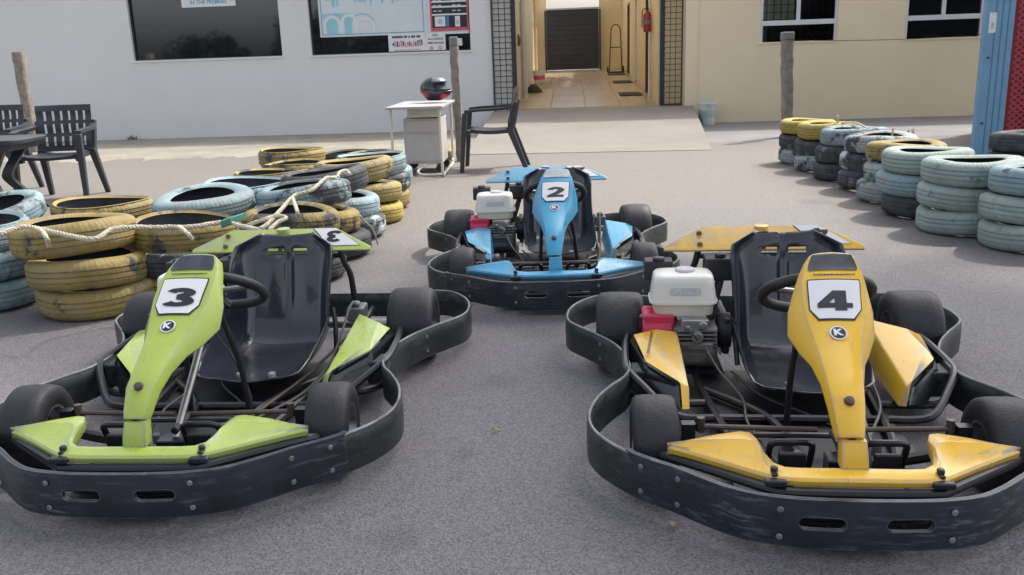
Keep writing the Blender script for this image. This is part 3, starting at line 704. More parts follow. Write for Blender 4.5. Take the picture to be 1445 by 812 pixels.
pt = empty('plastic_table', (-4.42, 7.40, 0), math.radians(4)); tag(pt, 'dark plastic garden table beside the armchairs', 'table')
tt = MB(); rr_ = []
for z, k in ((.585,.97),(.60,1.0),(.618,1.0),(.624,.985)):
    rr_.append([(math.copysign(abs(math.cos(a))**.35, math.cos(a))*.52*k, math.copysign(abs(math.sin(a))**.35, math.sin(a))*.36*k, z) for a in [2*PI*i/40 for i in range(40)]])
link('table_top', tt.loft(rr_).mesh('table_top', M['chair'], 40), pt)
link('apron', MB().b2(-.42,.42,-.28,-.265,.53,.585).b2(-.42,.42,.265,.28,.53,.585).b2(-.42,-.405,-.26,.26,.53,.585).b2(.405,.42,-.26,.26,.53,.585).mesh('apron', M['chair'],0), pt)
for sx in (-1,1):
    for sy in (-1,1):
        m_ = MB(); pts = catmull([(sx*.36,sy*.22,.585),(sx*.20,sy*.14,.34),(sx*.22,sy*.17,.22),(sx*.40,sy*.30,0)],4)
        m_.loft([[(x-.04,y-.025,z),(x+.04,y-.025,z),(x+.04,y+.025,z),(x-.04,y+.025,z)] for x,y,z in pts]); link('leg', m_.mesh('leg', M['chair'],40), pt)
st = empty('steel_table', (-.86, 9.42, 0), math.radians(-2)); tag(st, 'grey topped steel table on cream tube legs with a helmet on it', 'table')
link('table_top', MB().b2(-.29,.27,-.68,.66,.678,.702).mesh('table_top', M['steel'],0,.006,2), st)
for s_, xx in ((-1,-.25),(1,.23)):
    if s_ > 0: pts = [(xx,-.60,.677),(xx,-.60,.12),(xx,-.56,.04),(xx,-.46,.016),(xx,.40,.016),(xx,.52,.05),(xx,.56,.14),(xx,.56,.677)]
    else: pts = [(xx,-.60,.677),(xx,-.60,.09),(xx+.02,-.58,.02),(xx+.12,-.55,.016)]
    link('leg_frame', MB().tube(catmull(pts,4),.0135,8).mesh('leg_frame', M['cream_tube']), st)
link('leg', MB().cyl((-.25,.56,0.0),(-.25,.56,.677),.0135,8).mesh('leg', M['cream_tube']), st)
link('foot_bar', MB().tube(catmull([(.23,-.46,.016),(.12,-.50,.016),(.0,-.48,.02),(-.04,-.40,.05),(.02,-.30,.09)],4),.0135,8).mesh('foot_bar', M['cream_tube']), st)
cbx = link('cabinet', MB().b2(-.19,.20,-.22,.30,.10,.56).mesh('cabinet', M['cabinet'],0,.006), st)
link('drawer', MB().b2(-.16,.17,-.232,-.222,.42,.54).mesh('drawer', M['cabinet'],0,.004), cbx)
link('door_panel', MB().b2(-.17,.18,-.230,-.222,.12,.40).mesh('door_panel', M['cabinet'],0,.004), cbx)
link('drawer_front', MB().b2(-.12,.19,-.30,.20,.575,.665).mesh('drawer_front', M['cream_tube'],0,.004), st)
for sx in (-.17,.17):
    for sy in (-.19,.27): link('caster', MB().cyl((sx,sy-.02,.05),(sx,sy+.02,.05),.049,12).cyl((sx,sy,.05),(sx,sy,.11),.012).mesh('caster', M['black_metal']), st)
# helmet
hl = empty('helmet', (-.74, 9.50, .700), math.radians(-28)); hl.scale = (1.18,1.12,1.0); tag(hl, 'black full face helmet with red flashes on the steel table', 'helmet')
def helm(theta0, theta1, rr, zc, cut=None):
    pass
hs = MB(); nu, nv = 28, 16; rx, ry, rz = .135, .125, .135
vs = []; 
def hp(a, b, k=1.0):   # a around, b from bottom to top; faces +x
    x = math.cos(a)*math.cos(b)*rx*k; y = math.sin(a)*math.cos(b)*ry*k; z = math.sin(b)*rz*k+.135
    if b < 0: x *= 1-.18*abs(b); y *= 1-.15*abs(b)
    if math.cos(a) > .3 and b < .1: x += .075*(math.cos(a)-.3)*(1+min(0,b))
    return Vector((x,y,z))
bs = np.linspace(-.95, PI/2-.02, nv)
vs = [hp(2*PI*i/nu, b) for b in bs for i in range(nu)]; fs = []
for j in range(nv-1):
    for i in range(nu):
        a = 2*PI*(i+.5)/nu; a = a if a < PI else a-2*PI
        if abs(a) < 1.15 and -.12 < (bs[j]+bs[j+1])/2 < .55: continue      # the open eye port
        fs.append((j*nu+i, j*nu+(i+1) % nu, (j+1)*nu+(i+1) % nu, (j+1)*nu+i))
hs.add(vs, fs); o = link('shell', hs.mesh('shell', M['helmet'], 60), hl); md = o.modifiers.new('thick','SOLIDIFY'); md.thickness = .018; md.offset = -1
li = MB(); li.add([hp(2*PI*i/nu, b, .80) for b in bs for i in range(nu)], [(j*nu+i, j*nu+(i+1) % nu, (j+1)*nu+(i+1) % nu, (j+1)*nu+i) for j in range(nv-1) for i in range(nu)]); link('lining', li.mesh('lining', M['rubber_in'], 60), hl)
vz = MB(); na = 15; A = np.linspace(-1.3,1.3,na); B_ = np.linspace(.58,1.05,5)
vz.add([hp(a,b,1.07) for b in B_ for a in A], [(j*na+i,j*na+i+1,(j+1)*na+i+1,(j+1)*na+i) for j in range(4) for i in range(na-1)]); o = link('raised_visor', vz.mesh('raised_visor', M['helmet_grey'],60), hl); md = o.modifiers.new('thick','SOLIDIFY'); md.thickness = .004
cb_ = MB(); A = np.linspace(-.75,.75,11); B2 = np.linspace(-.7,-.32,4)
cb_.add([hp(a,b,1.03) for b in B2 for a in A], [(j*11+i,j*11+i+1,(j+1)*11+i+1,(j+1)*11+i) for j in range(3) for i in range(10)]); link('chin_guard', cb_.mesh('chin_guard', M['pink_red'],60), hl)
for s_ in (-1,1):
    fl_ = MB(); A = np.linspace(1.5,2.6,9)*s_; B3 = np.linspace(-.55,-.25,3)
    fl_.add([hp(a,b,1.02) for b in B3 for a in A], [(j*9+i,j*9+i+1,(j+1)*9+i+1,(j+1)*9+i) for j in range(2) for i in range(8)]); link('red_flash', fl_.mesh('red_flash', M['pink_red'],60), hl)

# ------------------------------------------------------------------ tyres
def tyre_mesh(name, R, wd, seed, op=.67):
    rb = R*op; h2 = wd/2; n = 72
    P = [(rb,-h2*.78),(rb+.012,-h2*.92),(rb+(R-rb)*.45,-h2),(R-min(.034,(R-rb)*.4),-h2*.95),(R-.016,-h2*.84),(R-.005,-h2*.68)]
    for gx in (-.36,0,.36):
        P += [(R,h2*(gx-.16)),(R,h2*(gx-.06)),(R-.0045,h2*(gx-.05)),(R-.0045,h2*(gx+.05)),(R,h2*(gx+.06)),(R,h2*(gx+.16))]
    P += [(R-.005,h2*.68),(R-.016,h2*.84),(R-min(.034,(R-rb)*.4),h2*.95),(rb+(R-rb)*.45,h2),(rb+.012,h2*.92),(rb,h2*.78)]
    inner = [(rb+.01,h2*.70),(max(rb+.012,R-.03),h2*.60),(R-.018,0),(max(rb+.012,R-.03),-h2*.60),(rb+.01,-h2*.70)]
    m_out = len(P); prof = P+inner
    mis = [0]*(m_out-1)+[1]*(len(inner)+1)
    mb = MB().revolve(prof, n, 'z', (0,0,0), True, mis); r = random.Random(seed)
    V = np.array(mb.v).reshape(n, len(prof), 3); ph = r.uniform(0,6)
    for k in range(n):
        squash = 1+.016*math.sin(2*2*PI*k/n+ph)+.009*math.sin(3*2*PI*k/n+ph*2)
        V[k,:,:2] *= squash
        V[k,:,2] += .007*math.sin(2*PI*k/n*2+ph)
        if k % 3 == 0:
            for j in (4,5,6,m_out-7,m_out-6,m_out-5): V[k,j,:2] *= (1-.006/R)
    mb.v = [tuple(q) for q in V.reshape(-1,3)]
    return mb
_TM = {}
def tyre(x, y, z, R, wd, mat, label, cat_group, tilt=(0,0), var=None, op=.67):
    key = (round(R,3), round(wd,3), mat, (var if var is not None else random.randrange(2)), op)
    if key not in _TM: _TM[key] = tyre_mesh('tyre', R, wd, key[3]*17+int(R*1000), op).mesh('tyre', [M[mat], M['rubber_in']], 35)
    o = link('tyre', _TM[key], None, (x,y,z), Euler((tilt[0],tilt[1],random.uniform(0,6.28)))); tag(o, label, 'tyre', cat_group); return o
CN = dict(t_yellow='yellow painted',t_yellow_worn='worn yellow painted',t_yellow_bright='bright yellow painted',t_blue='pale blue painted',t_blue_worn='worn pale blue painted',t_mint='pale mint painted',t_white_worn='patchy white painted',t_black='plain black',t_black_spot='patchy black')
ORD = ['nearest','second','third','fourth','fifth','sixth','seventh','eighth','ninth']
def stack(x, y, R, tiers, where, group, lean=(0,0), op=.67):
    """tiers: bottom to top, (material, thickness[, dx, dy, tiltx, tilty])"""
    z = 0.0; n = len(tiers)
    for i, tr_ in enumerate(tiers):
        mat, wd = tr_[0], tr_[1]; dx, dy, tx, ty = (list(tr_[2:])+[0,0,0,0])[:4]; tx += random.uniform(-.018,.018); ty += random.uniform(-.018,.018)
        dz = abs(math.sin(tx))*R*.55+abs(math.sin(ty))*R*.55
        pos = ('topmost' if i == n-1 else 'lowest' if i == 0 else 'middle')
        nm = CN[mat]; nm = nm+' tyre' if 'tyre' not in nm else nm
        tyre(x+dx+lean[0]*i+random.uniform(-.012,.012), y+dy+lean[1]*i+random.uniform(-.012,.012), z+wd/2+dz+(.005 if i == 0 else 0), R*random.uniform(.985,1.0) if False else R, wd, mat, f'{nm}, {pos} of the {where}', group, (tx,ty), None, op if i == n-1 else .67)
        z += wd*.985+dz*1.25
GR = 'tyres stacked along the right edge of the yard'
W_ = .148
RT = [
 (2.95,4.87,.288,[('t_mint',W_),('t_mint',W_,-.01),('t_blue',W_,.03)]),
 (2.81,5.37,.285,[('t_mint',W_),('t_mint',W_,.0),('t_mint',W_,.02)]),
 (2.82,5.96,.280,[('t_black',W_),('t_blue',W_,-.02),('t_mint',W_,.0)]),
 (2.90,6.55,.280,[('t_white_worn',W_),('t_white_worn',W_,.03),('t_yellow',W_*.9,.05)]),
 (2.95,7.15,.280,[('t_black',W_),('t_black_spot',W_,.03),('t_white_worn',W_*.95,.06)]),
 (2.97,7.78,.280,[('t_black',W_),('t_black',W_,.02),('t_blue_worn',W_,.05)]),
 (3.00,8.42,.280,[('t_white_worn',W_),('t_black',W_,.01),('t_yellow_bright',W_,.03)]),
 (3.03,9.02,.270,[('t_white_worn',W_),('t_black',W_,0),('t_yellow_bright',W_*.9,.0)])]
for i,(x,y,R,ts) in enumerate(reversed(RT)):
    stack(x,y,R,ts, f'{ORD[i]} stack from the thick fence post', GR, op=.60)
stack(4.02,6.85,.285,[('t_black',W_),('t_black',W_),('t_black',W_)], 'black stack in front of the blue panel', GR)
stack(4.55,6.62,.285,[('t_mint',W_),('t_mint',W_),('t_mint',W_)], 'pale stack in front of the red booth', GR)
GL = 'tyres piled between the plastic chairs and the karts'
A_ = .140
front = [   # running from the steel table toward the green kart
 (-1.12,7.62,.275,[('t_yellow',.13),('t_blue',.13,.02),('t_yellow_worn',.12,-.03)]),
 (-1.06,7.02,.275,[('t_yellow',A_),('t_black_spot',A_),('t_blue',A_,-.02)]),
 (-1.05,6.44,.280,[('t_yellow_bright',A_),('t_yellow',A_,.0),('t_yellow',A_*1.1,-.08,0,0,.06)]),
 (-1.10,5.86,.280,[('t_black_spot',A_),('t_blue',A_,-.03),('t_black',A_*1.1,-.10,0,0,.08)]),
 (-1.13,5.27,.280,[('t_black',A_),('t_yellow_worn',A_,-.04),('t_blue_worn',A_,-.10,.02,-.02,-.10)]),
 (-1.16,4.70,.260,[('t_black',.12),('t_yellow_worn',.12),('t_yellow_worn',.13,.0,.0,.03,.02)]),
 (-1.64,4.42,.262,[('t_yellow',.125),('t_black_spot',.125,-.02),('t_yellow',.13,-.0,.0,.02,-.02)]),
 (-2.03,4.20,.285,[('t_yellow',A_,.03),('t_yellow',A_,0.0),('t_yellow',A_*1.08,-.05,0,.03,-.04)]),
 (-2.66,4.36,.285,[('t_blue_worn',A_),('t_blue_worn',A_,-.01),('t_blue',A_,-.05)])]
for i,(x,y,R,ts) in enumerate(front): stack(x,y,R,ts, f'{ORD[i]} kart-side stack from the steel table', GL, op=(.86,.84,.72,.75,.70,.68,.87,.70,.84)[i])
backr = [
 (-1.42,7.95,.26,[('t_black',.12),('t_black',.12),('t_black',.12)]),
 (-1.86,7.75,.285,[('t_black',A_),('t_yellow',A_),('t_yellow',A_*1.05)]),
 (-1.68,7.08,.275,[('t_yellow',.125),('t_yellow_worn',.125),('t_yellow_worn',.125)]),
 (-1.74,6.50,.275,[('t_blue',.125),('t_black',.125),('t_yellow_worn',.125,0,0,-.02,.03)]),
 (-1.76,5.92,.280,[('t_blue_worn',.125),('t_blue',.125),('t_blue',.125,0,0,.02,0)]),
 (-1.82,5.28,.300,[('t_black',.125),('t_blue',.125),('t_blue',.13,.0,0,.10,.03)]),
 (-2.45,5.33,.285,[('t_yellow',.12),('t_black',.12),('t_yellow',.125)]),
 (-3.03,5.15,.285,[('t_blue_worn',.12),('t_blue',.12),('t_blue_worn',.13,.0,0,-.04,-.16)])]
for i,(x,y,R,ts) in enumerate(backr): stack(x,y,R,ts, f'{ORD[i]} chair-side stack from the steel table', GL, op=(.86,.86,.86,.86,.86,.62,.87,.65)[i])
tyre(-.90,10.42,.07,.27,.13,'t_yellow_worn','worn yellow tyre lying flat behind the steel table',None)

# ropes
def rope(label, pts, r=.011, tape=None):
    root = empty('rope', pts[0]); tag(root, label, 'rope'); o0 = Vector(pts[0]); P = [Vector(q)-o0 for q in catmull(pts,6)]
    D = catmull([tuple(q) for q in P], 7); n_ = len(D); tw = 0.0
    for k in range(3):
        path = []; acc = 0.0
        for i in range(n_):
            d = Vector(D[min(i+1,n_-1)])-Vector(D[max(i-1,0)]); acc += d.length/2; d.normalize(); a = d.orthogonal() if abs(d.z) > .95 else d.cross(Vector((0,0,1))); a.normalize(); b = d.cross(a); an = acc/.055*2*PI+k*2*PI/3
            path.append(Vector(D[i])+a*(math.cos(an)*r*.5)+b*(math.sin(an)*r*.5))
        link('strand', MB().tube(path, r*.56, 5).mesh('strand', M['rope']), root)
    return root
RP = [((0,330),.47),((28,321),.48),((50,322),.475),((100,333),.45),((135,337),.445),((165,322),.45),((230,321),.42),((270,320),.41),((316,314),.405),((345,320),.40),((370,322),.41),((395,298),.43),((415,277),.44),((440,268),.46),((460,252),.48),((468,251),.47),((478,250),.43)]
pw = [gz(u,v,z) for (u,v),z in RP]
r_ = rope('long cream rope trailing over the tyre stacks', pw)
tp = pw[8]; tq = pw[9]; mid = (gz(316,313,.41)+gz(340,309,.41))/2
link('tape', MB().loft([[Vector(q)+Vector((0,a*.03,b*.018)) for a,b in ((-1,-1),(1,-1),(1,1),(-1,1))] for q in (gz(314,316,.405),gz(328,311,.415),gz(345,305,.41))]).mesh('tape', M['greentape'],0,.004), r_, -Vector(r_.location))
rope('short rope end hanging into the large yellow tyre', [gz(50,322,.475),gz(60,327,.47),gz(66,337,.45),gz(69,347,.40)], .010)
rope('short rope end hanging into the yellow tyre behind the green kart', [gz(232,320,.42),gz(252,321,.42),gz(264,329,.41),gz(272,338,.38)], .010)
rope('rope loop knotted beside the green tape', [gz(345,320,.40),gz(372,310,.43),gz(392,305,.43),gz(404,308,.42),gz(392,314,.42),gz(380,325,.41)], .010)
rope('rope tail dropping into the brown yellow tyre', [gz(413,280,.44),gz(416,288,.44),gz(420,300,.42),gz(421,306,.38)], .010)
rope('rope loop over the black tyre beside the yellow one', [gz(476,250,.45),gz(480,243,.47),gz(488,241,.47),gz(494,246,.45)], .010)
rope('thin yellowish string hanging down the outer side of the front row', [gz(508,305,.30),gz(516,314,.25),gz(526,324,.17),gz(533,345,.04)], .006)
rope('short upright rope stub in the bright yellow tyre', [(3.03,8.22,.40),(3.03,8.2,.47),(3.02,8.19,.52)], .009)
rope('rope crossing from the bright yellow tyre to its neighbour', [(3.06,8.2,.455),(3.10,7.95,.47),(3.13,7.72,.43)], .009)
rope('short upright rope stub beside the topmost yellow tyre', [(3.02,7.02,.38),(3.02,7.0,.45),(3.02,6.99,.50)], .009)

# dry weeds
def weed(label, loc, n, hh, seed):
    root = empty('weed', loc); tag(root, label, 'plant'); r = random.Random(seed)
    lf = MB()
    for k in range(n):
        a = r.uniform(0,2*PI); l = r.uniform(.5,1)*hh; o = Vector((r.uniform(-.08,.08), r.uniform(-.05,.05),0)); d = Vector((math.cos(a)*.8, math.sin(a)*.8, r.uniform(.5,1.1)))*l; s2 = Vector((-math.sin(a),math.cos(a),0))*.008
        lf.add([o-s2,o+s2,o+d*.6+s2,o+d,o+d*.6-s2],[(0,1,2,3,4)])
    link('leaves', lf.mesh('leaves', M['weed'],0), root)
    link('stem', MB().tube([(0,0,0),(.01,.0,hh*.4),(.02,.01,hh*.8)],.004,5).mesh('stem', M['weed']), root)
weed('small dry weed tuft at the foot of the white wall', bw(-6.35,-.12,.012), 30, .10, 1)
weed('tiny weed sprouting from the concrete apron', bw(5.35,-3.15,.012), 12, .10, 2)

gm = MB(); rg_ = random.Random(11); vs_ = []; fs_ = []
for _ in range(2600):
    y_ = 1.5+7*rg_.random()**1.6; x_ = rg_.uniform(-.62,.62)*(y_+.6); q_ = Vector((x_,y_,0)); r0 = rg_.uniform(.0012,.0042); k = len(vs_)
    vs_ += [q_+Vector((r0*rg_.uniform(.7,1.3)*math.cos(a_), r0*rg_.uniform(.7,1.3)*math.sin(a_), 0.0)) for a_ in (0,1.6,3.1,4.7)]+[q_+Vector((0,0,r0*rg_.uniform(.6,1.2)))]
    fs_ += [(k,k+1,k+4),(k+1,k+2,k+4),(k+2,k+3,k+4),(k+3,k,k+4)]
gm.add(vs_,fs_); tag(link('grit', gm.mesh('grit', pm('grit', (.22,.20,.18), .9, var=.6, scale=30), 0)), 'loose grit scattered over the asphalt', 'grit', kind='stuff')
def dry_leaf(label, p, r, a):
    mb = MB(); n = 9; vs = []
    for k in range(n): t_ = k/(n-1); w_ = r*.42*math.sin(PI*min(1,t_*1.05+.02))**.8; z_ = .003+.010*math.sin(t_*2.6)*r/.03; vs += [(r*(t_-.5)*2,-w_,z_+.004),(r*(t_-.5)*2,0,z_),(r*(t_-.5)*2,w_,z_+.005)]
    mb.add(vs,[(3*i+j,3*i+j+1,3*i+j+4,3*i+j+3) for i in range(n-1) for j in (0,1)]); o = link('fallen_leaf', mb.mesh('fallen_leaf', M['dryleaf']), None, p, (0,0,a)); tag(o, label, 'leaf')
M['dryleaf'] = pm('dry_leaf', (.36,.31,.14), .8, var=.3, scale=30)
for (u_,v_),lab in (((398,488),'small dry leaf on the floor under the green kart seat'),((590,455),'small dry leaf on the asphalt between the green and blue karts'),((950,745),'small dry leaf in front of the yellow kart bumper'),((700,610),'small dry leaf on open asphalt between green and yellow karts')): dry_leaf(lab, gz(u_,v_,.001), random.uniform(.012,.02), random.uniform(0,6))
#KARTS
# ================================================================== KARTS (drawn with +y toward the nose, then flipped to local -y)
def K(): return MB(True)
_KC = {}
def kmesh(key, fn):
    if key not in _KC: _KC[key] = fn()
    return _KC[key]
SIDE = [(.36,-.715),(.44,-.745),(.53,-.755),(.605,-.735),(.668,-.65),(.703,-.55),(.71,-.45),(.698,-.375),(.660,-.31),(.60,-.225),(.545,-.13),(.508,-.03),(.49,.08),(.49,.15),(.508,.22),(.545,.29),(.585,.385),(.606,.48),(.608,.56),(.592,.63),(.556,.70),(.50,.768),(.47,.79)]
FRONT = [(-.515,.752),(-.50,.775),(-.45,.818),(-.40,.855),(-.31,.935),(-.24,.978),(-.14,1.0),(0,1.006),(.14,1.0),(.24,.978),(.31,.935),(.40,.855),(.45,.818),(.50,.775),(.515,.752)]
def strip(path, z0, z1, th, side):
    P = [Vector((x,y,0)) for x,y in path]; rings = []
    prof = [(-.5,0),(.5,0),(.62,.5),(.5,.93),(.2,1.0),(-.2,1.0),(-.5,.93),(-.38,.5)]
    for i,q in enumerate(P):
        d = (P[min(i+1,len(P)-1)]-P[max(i-1,0)]).normalized(); nrm = Vector((d.y,-d.x,0))*side
        rings.append([q+nrm*(a*th)+Vector((0,0,z0+b*(z1-z0))) for a,b in prof])
    return rings
def side_bumper(s): return K().loft(strip([(x*s,y) for x,y in catmull(SIDE,5)], .048, .157, .013, s)).mesh('bumper_strip', M['bumper'], 50)
def side_lip(s): return K().tube([(x*s,y,.1565) for x,y in catmull(SIDE,5)], .0042, 6).mesh('bumper_lip', M['lip'])
def arcpath(path, n=6):
    P = catmull(path, n); L = [0]
    for a,b in zip(P, P[1:]): L.append(L[-1]+math.hypot(b[0]-a[0],b[1]-a[1]))
    mid = L[-1]/2
    def at(s):
        s += mid; s = min(max(s,0),L[-1]-1e-6); i = max(k for k in range(len(L)-1) if L[k] <= s); t = (s-L[i])/(L[i+1]-L[i])
        a,b = P[i],P[i+1]; d = Vector((b[0]-a[0],b[1]-a[1],0)).normalized()
        return Vector((a[0]+(b[0]-a[0])*t, a[1]+(b[1]-a[1])*t, 0)), Vector((-d.y,d.x,0))
    return at, mid
def front_bumper():
    at, half = arcpath(FRONT); mb = K(); z0, z1, th = .045, .163, .013
    def pt(s, z, inner):
        q, nrm = at(s); t = (z-z0)/(z1-z0); bulge = .006*math.sin(PI*t)
        return q + nrm*(bulge-(th if inner else 0)) + Vector((0,0,z))
    holes = [(-.093,.050,.108,.015),(.093,.050,.108,.015)]
    def quadpatch(s0,s1,za,zb,ns,nz):
        for inner in (0,1):
            mb.add([pt(s0+(s1-s0)*i/ns, za+(zb-za)*j/nz, inner) for j in range(nz+1) for i in range(ns+1)], [(j*(ns+1)+i,j*(ns+1)+i+1,(j+1)*(ns+1)+i+1,(j+1)*(ns+1)+i) for j in range(nz) for i in range(ns)])
    edges = [-half,-.165,-.021,.021,.165,half]
    quadpatch(edges[0],edges[1],z0,z1,26,6); quadpatch(edges[2],edges[3],z0,z1,2,6); quadpatch(edges[4],edges[5],z0,z1,26,6)
    for (sc,hl_,zc,hr) in holes:
        n = 32; ring = []; rect = []
        s0, s1 = (edges[1],edges[2]) if sc < 0 else (edges[3],edges[4])
        for k in range(n):
            a = 2*PI*k/n; cx = math.copysign(hl_-hr, math.cos(a)) if abs(math.cos(a)) > .05 else math.cos(a)/.05*(hl_-hr)
            ring.append((sc+cx+hr*math.cos(a), zc+hr*math.sin(a)))
            dx, dz = math.cos(a), math.sin(a); t = min(((s1-sc) if dx > 0 else (sc-s0))/max(abs(dx),1e-6), ((z1-zc) if dz > 0 else (zc-z0))/max(abs(dz),1e-6)); rect.append((sc+dx*t, zc+dz*t))
        for c,(ss,zz) in enumerate(((s0,z0),(s1,z0),(s1,z1),(s0,z1))):   # snap nearest ray to each corner
            k = min(range(n), key=lambda q: (rect[q][0]-ss)**2+(rect[q][1]-zz)**2); rect[k] = (ss,zz)
        for inner in (0,1): mb.loft([[pt(s_,z_,inner) for s_,z_ in ring],[pt((a_[0]+b_[0])/2,(a_[1]+b_[1])/2,inner) for a_,b_ in zip(ring,rect)],[pt(s_,z_,inner) for s_,z_ in rect]], True, False)
        mb.loft([[pt(s_,z_,0) for s_,z_ in ring],[pt(s_,z_,1) for s_,z_ in ring]], True, False)
    m = 70
    for z in (z0,z1): mb.add([pt(-half+2*half*i/m,z,k) for k in (0,1) for i in range(m+1)], [(i,i+1,m+2+i,m+1+i) for i in range(m)])
    for s in (-half,half): mb.add([pt(s,z0,0),pt(s,z1,0),pt(s,z1,1),pt(s,z0,1)],[(0,1,2,3)])
    return mb.mesh('front_bumper', M['front_bumper'], 50)
def bolt_head(r=.0075): return kmesh(('bolt',r), lambda: MB().revolve([(0,.004),(r*.7,.004),(r,.0015),(r,0),(0,0)],10,'y').mesh('bolt', M['dullbolt']))
NOSE = [(0,.938,.885,.186),(.12,.937,.886,.186),(.155,.934,.884,.187),(.178,.929,.866,.189),(.192,.921,.82,.195),(.199,.916,.765,.203),(.212,.906,.737,.207),(.235,.889,.729,.206),(.30,.842,.737,.199),(.36,.800,.750,.191),(.400,.773,.757,.184),(.413,.766,.760,.181)]
def nose_mesh(mat):
    st_ = [(-x,a,b,z) for x,a,b,z in reversed(NOSE[1:])]+NOSE; rings = []
    for x,a,b,z in st_:
        w = min(1.0, max(0.0,(abs(x)-.17)/.05)); fz = .180-.002*w
        m1 = a+(b-a)*.35
        rings.append([(x,a-.004,fz-.020),(x,a,fz-.007),(x,a-.006,fz),(x,m1,fz+(z-fz)*.35),(x,a+(b-a)*.62,z+.004*w),(x,b+.006,z),(x,b,z-.006),(x,b+.004,z-.024),(x,(a+b)/2,fz-.028)])
    mb = K().loft(rings)
    mb.loft([[(-.031,.897,.184),(.031,.897,.184),(.031,.862,.186),(-.031,.862,.186)],[(-.030,.893,.21),(.030,.893,.21),(.030,.855,.21),(-.030,.855,.21)],[(-.028,.878,.246),(.028,.878,.246),(.028,.845,.246),(-.028,.845,.246)]])
    return mb.mesh('front_fairing', mat, 35, .003, 2)
# number panel: stations (y, z, ridge half width, outer half width, x centre)
PAN = [(.442,.588,.046,.053,.031),(.452,.583,.058,.066,.031),(.482,.558,.072,.081,.027),(.520,.530,.080,.094,.022),(.565,.490,.079,.108,.017),(.610,.450,.070,.110,.013),(.655,.418,.058,.088,.009),(.70,.390,.049,.065,.005),(.76,.358,.042,.051,.001),(.822,.319,.037,.044,-.003),(.862,.268,.031,.036,-.004),(.872,.252,.028,.032,-.004)]
def pan_frame(i):
    a = Vector((0,*PAN[max(i-1,0)][:2])); b = Vector((0,*PAN[min(i+1,len(PAN)-1)][:2])); d = (b-a).normalized(); return Vector((0,-d.z,d.y)) if True else None
def pan_normal(i):
    a = PAN[max(i-1,0)]; b = PAN[min(i+1,len(PAN)-1)]; dy, dz = b[0]-a[0], b[1]-a[1]; l = math.hypot(dy,dz); n = Vector((0,-dz/l,dy/l)); return n if n.y > 0 else -n
def pan_pt(t, x):
    """point on the panel's front face; t is a fractional station, x from its centre line"""
    i = int(min(max(t,0),len(PAN)-1.001)); f = t-i; a, b = PAN[i], PAN[i+1]
    q = [a[k]+(b[k]-a[k])*f for k in range(5)]; n = (pan_normal(i)*(1-f)+pan_normal(i+1)*f).normalized()
    bow = .006*(1-min(1,abs(x)/max(q[2],.01))**2)
    return Vector((q[4]+x, q[0], q[1]))+n*bow, n, q
def panel_mesh(mat):
    rings = []
    for i,(y,z,wr_,wo,xc) in enumerate(PAN):
        n = pan_normal(i); c = Vector((xc,y,z)); dp = .020+.045*max(0,(wo-wr_)/.04); X = Vector((1,0,0))
        rings.append([c-X*wo-n*dp, c-X*wr_, c-X*(wr_*.5)+n*.0045, c+n*.006, c+X*(wr_*.5)+n*.0045, c+X*wr_, c+X*wo-n*dp, c+X*(wo-.006)-n*(dp+.008), c-n*.012, c-X*(wo-.006)-n*(dp+.008)])
    return K().loft(rings).mesh('number_panel', mat, 24, .0032, 2)
def pan_quad(prof, lift, mat, name):
    """prof: (t, half width) rows down the panel; a thin decal that follows its surface"""
    ts = []
    for (a,_),(b,_) in zip(prof, prof[1:]): ts += list(np.linspace(a,b,max(2,int(abs(b-a)/.12)+1)))[:-1]
    ts.append(prof[-1][0]); cols = np.linspace(-1,1,13); mb = K(); nC = len(cols); vs = []
    for t in ts:
        hw = np.interp(t, [q[0] for q in prof], [q[1] for q in prof])
        for c in cols: p_,n_,_ = pan_pt(t, c*hw); vs.append(p_+n_*lift)
    mb.add(vs, [(i*nC+j,i*nC+j+1,(i+1)*nC+j+1,(i+1)*nC+j) for i in range(len(ts)-1) for j in range(nC-1)])
    return mb.mesh(name, mat, 30)
def digit_outline(d):
    """bold numerals: list of closed loops as thick strokes on a unit-height box (x right, y up)"""
    def arc(cx,cy,rx,ry,a0,a1,n=14): return [(cx+rx*math.cos(math.radians(a0+(a1-a0)*k/n)), cy+ry*math.sin(math.radians(a0+(a1-a0)*k/n))) for k in range(n+1)]
    if d == 4: return ('polys', [[(-.48,-.14),(-.06,.5),(.30,.5),(.30,-.12),(.46,-.12),(.46,-.36),(.30,-.36),(.30,-.5),(-.02,-.5),(-.02,-.36),(-.48,-.36)]], [[(-.17,-.12),(-.02,-.12),(-.02,.12)]])
    if d == 3:
        c = arc(.0,.235,.30,.165,165,-75)+arc(.0,-.215,.33,.185,75,-165); w_ = [.105+.03*abs(math.sin(k)) for k in range(len(c))]
        return ('stroke', c, .118, .19)
    c = arc(.0,.215,.29,.20,170,-35)+[(.05,-.12),(-.16,-.27),(-.26,-.40)]; return ('stroke2', c, .095, .17)
